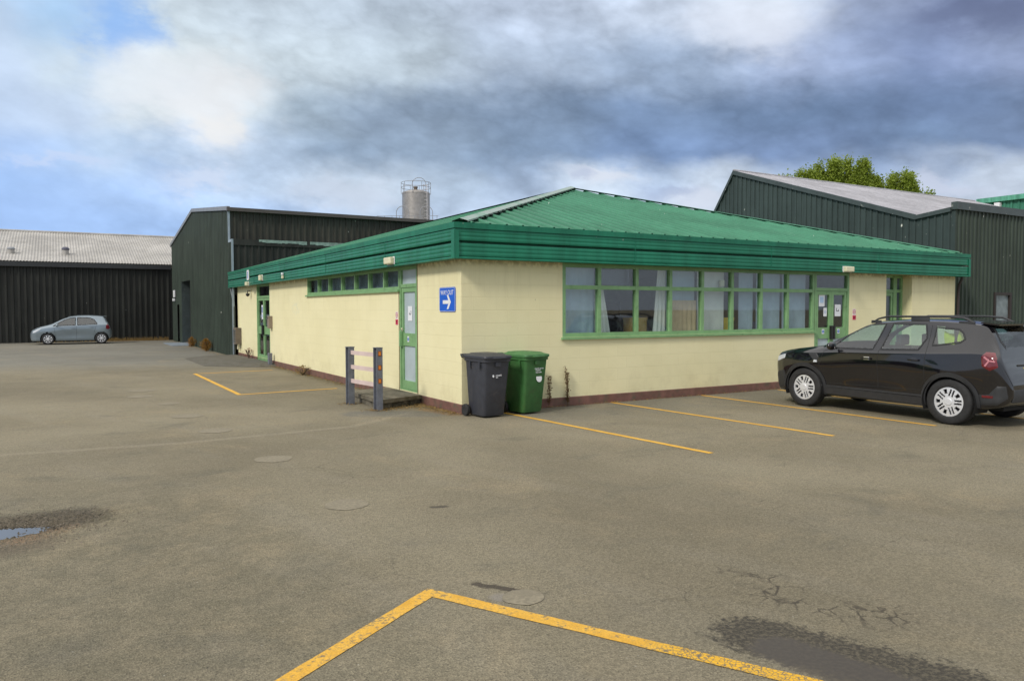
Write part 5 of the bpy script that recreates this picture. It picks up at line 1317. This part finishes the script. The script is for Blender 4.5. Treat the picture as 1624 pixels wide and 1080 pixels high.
# ---- black SUV
# columns: s, zb, zs, zt, wb, ws, wt
suv_st = [(0.00,.44,.60,.64,.42,.50,.46),(.03,.33,.74,.79,.56,.63,.58),(.08,.28,.84,.90,.66,.72,.66),(.18,.25,.90,.975,.76,.81,.72),(.35,.24,.945,1.02,.82,.865,.75),(.60,.24,.985,1.065,.84,.885,.76),(1.00,.24,1.01,1.12,.84,.885,.77),(1.18,.24,1.02,1.15,.84,.885,.77),
          (1.30,.24,1.03,1.20,.84,.885,.76),(1.60,.24,1.05,1.36,.84,.885,.69),(1.90,.24,1.06,1.515,.84,.885,.635),(2.10,.24,1.065,1.575,.84,.885,.62),(2.60,.24,1.08,1.615,.84,.885,.615),(3.20,.24,1.10,1.612,.84,.885,.61),(3.60,.25,1.12,1.59,.84,.885,.605),(3.82,.27,1.13,1.565,.84,.88,.60),
          (3.92,.28,1.13,1.53,.84,.875,.60),(4.02,.29,1.12,1.40,.84,.87,.615),(4.12,.31,1.09,1.22,.83,.86,.66),(4.18,.32,1.04,1.10,.82,.85,.74),(4.24,.34,.93,.98,.80,.82,.76),(4.30,.38,.78,.82,.74,.76,.72),(4.34,.46,.64,.67,.66,.69,.66)]
WF, WR, WZ = .84, 3.51, .356
def suv_bulge(s, z):
    b = 0
    for wx, k_ in ((WF,.030), (WR,.046)): b += k_*math.exp(-((s-wx)/.42)**2-((z-.80)/.17)**2)
    b -= .018*math.exp(-((s-2.2)/.75)**2-((z-.62)/.16)**2)
    return b
SUV = empty('suv_car', (6.80, -1.47, 0), R(-90), label='glossy black SUV with roof rails parked in the bay on the right', cat='car')
car = Car(suv_st, [(WF, WZ), (WR, WZ)], suv_bulge); car.beltz = 1.0
FWp = [(1.38,1.105),(1.47,1.20),(1.64,1.345),(1.85,1.46),(2.02,1.522),(2.285,1.54),(2.18,1.115)]
RWp = [(2.33,1.12),(2.42,1.545),(2.985,1.54),(3.06,1.33),(2.98,1.14)]
QWp = [(3.19,1.215),(3.17,1.50),(3.52,1.475),(3.60,1.42),(3.66,1.33),(3.60,1.275)]
WSp = [(1.27,0.0),(1.27,.60),(1.38,.66),(1.88,.565),(1.93,.45),(1.95,0)]
RGp = [(3.94,0.0),(3.94,.47),(4.08,.52),(4.13,.48),(4.13,0)]
car.body([FWp, RWp, QWp], [WSp, RGp], .408, 'body', M_BODYK, SUV)
for sd_i in (-1, 1):
    mb = MB()
    for p in (FWp, RWp, QWp): car.strip(mb, p, -.010, .013, .005, sd_i, closed=True)
    mb.build('window_trim', M_BLKP, SUV)
    # arches, sills, bumper corners in plastic
    mb = MB()
    for wx, a0, a1 in ((WF, -14, 190), (WR, -8, 194)):
        arc = [(wx+(.425)*math.cos(R(a)), WZ+(.425)*math.sin(R(a))) for a in np.linspace(a0, a1, 40)]
        arc = [(min(max(x, .03), 4.3), z) for x, z in arc]
        car.strip(mb, arc, -.038, .032, .016, sd_i)
    car.strip(mb, [(1.26,.33),(3.08,.31)], -.07, .05, .020, sd_i)
    car.strip(mb, [(1.20,.42),(3.12,.41)], -.016, .016, .012, sd_i)
    mb.build('wheel_arch_trim', M_CLAD, SUV, smooth=True)
    mb = MB(); car.patch(mb, [(3.96,.34),(3.92,.50),(4.08,.52),(4.20,.66),(4.30,.66),(4.32,.46),(4.2,.36)], .010, sd_i); mb.build('rear_bumper_trim', M_CLAD, SUV, smooth=True)
    mb = MB(); car.patch(mb, [(.05,.36),(.04,.52),(.18,.62),(.38,.66),(.42,.50),(.40,.32),(.2,.29)], .006, sd_i); mb.build('front_bumper_trim', M_CLAD, SUV, smooth=True)
    # shut lines
    mb = MB()
    for ln in ([(1.20,.47),(1.17,.80),(1.24,1.04),(1.36,1.10)], [(2.30,.46),(2.30,1.09),(2.33,1.15),(2.42,1.54)], [(3.12,.62),(3.12,1.14),(3.09,1.53)], [(3.12,.62),(3.05,.50),(1.20,.475)], [(2.30,1.09),(2.30,1.10)]):
        car.strip(mb, ln, -.003, .003, .0015, sd_i)
    mb.build('door_seam', M_DARK, SUV)
    # handles
    for hx, hz in ((2.10,.955),(2.94,.975)):
        mb = MB(); y = car.w(hx, hz); mb.box((hx-.09,sd_i*(y+.012),hz-.014),(hx+.09,sd_i*(y+.038),hz+.014), bev=.008); mb.build('door_handle', M_BODYK, SUV, smooth=True)
        mb = MB(); car.patch(mb, [(hx-.06,hz-.028),(hx+.055,hz-.028),(hx+.055,hz+.028),(hx-.06,hz+.028)], .003, sd_i); mb.build('handle_recess', M_CHROME if hx < 2.5 else M_BODYK, SUV)
    # front wing badge and repeater
    mb = MB(); car.patch(mb, [(.92,.99),(1.10,1.0),(1.16,.93),(1.12,.82),(1.06,.86)], .008, sd_i); mb.build('wing_vent', M_CLAD, SUV); mb = MB(); car.patch(mb, [(1.05,.83),(1.13,.83),(1.13,.875),(1.07,.88)], .016, sd_i); mb.build('side_repeater', M_CLRL, SUV)
    # lights
    mb = MB(); car.patch(mb, [(.10,.80),(.12,.90),(.42,.965),(.40,.87),(.20,.80)], .006, sd_i); mb.build('headlight', M_CLRL, SUV)
    mb = MB(); car.patch(mb, [(3.99,.93),(3.97,1.08),(4.02,1.155),(4.12,1.15),(4.19,1.05),(4.21,.92),(4.10,.865)], .012, sd_i); tl = mb.build('taillight', M_REDL, SUV, smooth=True)
    mb = MB(); car.strip(mb, [(4.02,1.08),(4.09,1.02),(4.04,.94)], -.012, .012, .018, sd_i); car.strip(mb, [(4.09,1.02),(4.17,1.01)], -.010, .010, .018, sd_i); mb.build('lamp_strip', mat('pale red lens', (.45,.16,.18), .2, coat=1), tl)
    mb = MB(); car.patch(mb, [(3.98,.465),(3.98,.505),(4.16,.505),(4.15,.465)], .018, sd_i); mb.build('reflector', M_REDL, SUV)
    # roof rails
    mb = MB(); yr = .575; pts = [(1.98,yr,1.555),(2.12,yr,1.63),(2.30,yr,1.668),(3.30,yr,1.668),(3.55,yr,1.650),(3.72,yr,1.575)]
    mb.tube([(x, sd_i*y, z) for x, y, z in pts], [.012,.016,.017,.017,.018,.014], 8)
    for x0, x1 in ((1.98,2.16),(2.70,3.00),(3.48,3.72)):
        mb.box((x0,sd_i*yr-.013,1.55),(x1,sd_i*yr+.013,1.655 if x0 == 2.70 else 1.60), bev=.004)
    mb.build('roof_rail', M_CLAD, SUV, smooth=True)
    mb = MB(); bm = bmesh.new(); bmesh.ops.create_icosphere(bm, subdivisions=3, radius=1)
    for v in bm.verts: v.co = Vector((v.co.x*.06, v.co.y*.115, v.co.z*.075))
    mb.bm(bm, 0, Matrix.Translation((1.50,sd_i*1.0,1.145))); mb.tube([(1.50,sd_i*.86,1.10),(1.50,sd_i*.95,1.12)], .018, 6); mb.build('wing_mirror', M_BODYK, SUV, smooth=True)
    for wx, in ((WF,), (WR,)): wheel(SUV, wx, sd_i*.785, WZ, .356, .230, .225, 'suv', sd_i)
for nm_, pp_ in (('rear_window_trim', RGp[1:4]), ('windscreen_trim', WSp[1:5])):
    for g_ in (1, -1):
        mb = MB(); car.strip(mb, [(a, g_*b) for a, b in pp_], -.02, .025, .004, top=True); mb.build(nm_, M_BLKP, SUV)
mb = MB(); mb.add([(3.80,-.56,1.590),(3.80,.56,1.590),(4.06,.53,1.560),(4.06,-.53,1.560),(3.80,-.56,1.57),(3.80,.56,1.57),(4.05,.53,1.535),(4.05,-.53,1.535)], [(0,1,2,3),(7,6,5,4),(0,3,7,4),(1,5,6,2),(3,2,6,7)]); mb.build('spoiler', M_BODYK, SUV)
mb = MB(); mb.box((4.225,-.28,.80),(4.262,.28,.91)); mb.build('plate_recess', M_CLAD, SUV); pl_ = MB().box((4.262,-.26,.80),(4.272,.26,.91)).build('number_plate', M_YPLATE, SUV)
mb = MB(); mb.box((4.24,-.40,.93),(4.27,.40,.96), bev=.006); mb.build('tailgate_grip', M_CLAD, SUV); MB().box((4.28,-.66,.40),(4.35,.66,.60), bev=.02).build('rear_bumper', M_CLAD, SUV, smooth=True)
MB().box((-.012,-.42,.62),(.03,.42,.80), bev=.01).build('grille', M_CLAD, SUV)
# interior and underside
mb = MB(); mb.box((1.1,-.74,.40),(4.0,.74,.44)); mb.box((.3,-.45,.24),(4.1,.45,.30)); mb.build('floor', M_DARK, SUV)
def seat(x, y, w=.48, top=1.15, par=SUV):
    mb = MB(); mb.box((x,y-w/2,.55),(x+.5,y+w/2,.72), bev=.05)
    bm = bmesh.new(); bmesh.ops.create_cube(bm, size=1)
    for v in bm.verts: v.co = Vector((v.co.x*.13, v.co.y*w, v.co.z*(top-.62)))
    bmesh.ops.bevel(bm, geom=bm.edges[:], offset=.045, segments=2, affect='EDGES'); mb.bm(bm, 0, Matrix.Translation((x+.52,y,(top+.62)/2))@Matrix.Rotation(R(12),4,'Y'))
    mb.box((x+.56,y-.13,top+.03),(x+.65,y+.13,top+.21), bev=.03); mb.tube([(x+.59,y-.05,top-.05),(x+.60,y-.05,top+.06)], .008, 5); mb.tube([(x+.59,y+.05,top-.05),(x+.60,y+.05,top+.06)], .008, 5)
    mb.build('seat', M_SEAT, par, smooth=True)
seat(1.82,-.36); seat(1.82,.36); seat(2.66,-.38,.52,1.10); seat(2.66,.38,.52,1.10); seat(2.66,0,.24,1.02)
mb = MB(); mb.box((1.36,-.72,.80),(1.72,.72,1.06), bev=.05); mb.build('dashboard', M_SEAT, SUV, smooth=True)
mb = MB(); mb.tube([(1.84+.06*math.sin(t),.36+.18*math.cos(t),1.0+.17*math.sin(t)) for t in np.linspace(0,2*math.pi,25)[:-1]], .014, 6, closed=True); mb.build('steering_wheel', M_SEAT, SUV)
# hi vis jacket hung in the boot window on the near side
hj = empty('hi_vis_jacket', (6.80-.55,-1.47-3.42,1.30), label='yellow hi vis jacket visible through the rear side window of the SUV', cat='jacket'); mb = MB(); n = 14; vs = []
for i in range(n):
    for j in range(n):
        u, v = i/(n-1), j/(n-1); vs.append((.03*math.sin(u*9+v*3), (u-.5)*.34, (v-.5)*.26+.03*math.sin(u*7)))
mb.add(vs, [(i*n+j, (i+1)*n+j, (i+1)*n+j+1, i*n+j+1) for i in range(n-1) for j in range(n-1) if not (5 <= i <= 7 and j > 4)]); mb.build('fabric', M_HIVIS, hj, smooth=True)

# ---- small silver blue hatchback
h_st = [(0,.34,.52,.56,.40,.48,.44),(.03,.24,.62,.68,.54,.60,.54),(.10,.20,.70,.765,.66,.70,.60),(.25,.19,.77,.85,.76,.79,.64),(.45,.19,.83,.925,.80,.825,.68),(.75,.19,.89,1.00,.82,.84,.69),(.95,.19,.91,1.06,.82,.845,.69),(1.15,.19,.93,1.17,.82,.845,.66),(1.45,.19,.95,1.33,.82,.845,.61),(1.80,.19,.97,1.455,.82,.845,.57),(2.2,.19,.99,1.51,.82,.845,.56),(2.7,.19,1.01,1.515,.82,.84,.555),(3.15,.20,1.03,1.49,.81,.835,.55),(3.35,.22,1.03,1.46,.80,.825,.54),(3.45,.24,1.03,1.37,.80,.82,.545),(3.56,.26,1.0,1.17,.79,.81,.58),(3.64,.28,.93,1.0,.77,.79,.66),(3.70,.32,.78,.83,.70,.73,.66),(3.75,.40,.60,.64,.58,.62,.58)]
hw = [(.78,.30),(3.24,.30)]
def hb(s, z): return sum(.018*math.exp(-((s-wx)/.36)**2-((z-.66)/.15)**2) for wx, _ in hw)-.012*math.exp(-((s-2.0)/.7)**2-((z-.5)/.16)**2)
HC = empty('hatchback_car', (-7.22,35.62,0), 0, label='small silver blue five door hatchback parked in front of the black shed', cat='car')
hc_ = Car(h_st, hw, hb); hc_.beltz = .9
F2 = [(1.02,.975),(1.22,1.11),(1.55,1.29),(1.80,1.38),(2.06,1.41),(2.04,1.00)]; R2 = [(2.13,1.005),(2.14,1.415),(2.70,1.395),(2.92,1.30),(3.06,1.08),(3.04,1.05)]
hc_.body([F2, R2], [[(1.02,0),(1.02,.56),(1.70,.50),(1.72,0)], [(3.44,0),(3.44,.44),(3.58,.50),(3.60,0)]], .345, 'body', M_BODYB, HC)
for sd_i in (-1, 1):
    mb = MB()
    for p in (F2, R2): hc_.strip(mb, p, -.02, .012, .004, sd_i, closed=True)
    mb.build('window_trim', M_BLKP, HC)
    mb = MB()
    for ln in ([(1.14,.30),(1.10,.60),(1.06,.94)], [(2.08,.28),(2.08,1.0)], [(2.90,.62),(3.02,1.02)]): hc_.strip(mb, ln, -.004, .004, .0015, sd_i)
    mb.build('door_seam', M_DARK, HC)
    for hx, hz in ((1.94,.86),(2.78,.90)): y = hc_.w(hx, hz); MB().box((hx-.08,sd_i*(y+.01),hz-.014),(hx+.08,sd_i*(y+.035),hz+.014), bev=.007).build('door_handle', M_BODYB, HC)
    mb = MB(); hc_.patch(mb, [(.08,.60),(.10,.68),(.30,.80),(.52,.86),(.42,.76),(.22,.63)], .006, sd_i); mb.build('headlight', M_CLRL, HC)
    mb = MB(); hc_.patch(mb, [(3.44,.80),(3.46,.98),(3.54,1.08),(3.62,.98),(3.68,.82),(3.56,.76)], .01, sd_i); mb.build('taillight', M_REDL, HC)
    mb = MB(); bm = bmesh.new(); bmesh.ops.create_icosphere(bm, subdivisions=2, radius=1)
    for v in bm.verts: v.co = Vector((v.co.x*.075, v.co.y*.10, v.co.z*.06))
    mb.bm(bm, 0, Matrix.Translation((1.20,sd_i*.92,1.02))); mb.tube([(1.18,sd_i*.80,.98),(1.18,sd_i*.90,1.0)], .016, 6); mb.build('wing_mirror', M_BODYB, HC, smooth=True)
    for wx, wz in hw: wheel(HC, wx, sd_i*.745, wz, .30, .205, .185, 'hatch', sd_i)
mb = MB(); mb.box((.9,-.7,.30),(3.4,.7,.34)); mb.build('floor', M_DARK, HC)
for x, y in ((1.6,-.34),(1.6,.34),(2.4,-.34),(2.4,.34)): seat(x, y, .46, 1.02, HC)
MB().box((1.05,-.68,.70),(1.42,.68,.96), bev=.04).build('dashboard', M_SEAT, HC)
mb = MB(); mb.add([(3.22,-.50,1.500),(3.22,.50,1.500),(3.52,.48,1.478),(3.52,-.48,1.478),(3.22,-.5,1.48),(3.22,.5,1.48),(3.51,.48,1.450),(3.51,-.48,1.450)], [(0,1,2,3),(7,6,5,4),(0,3,7,4),(1,5,6,2),(3,2,6,7)]); mb.build('spoiler', M_BODYB, HC)
MB().box((-.01,-.40,.36),(.03,.40,.50), bev=.01).build('grille', M_BLKP, HC)
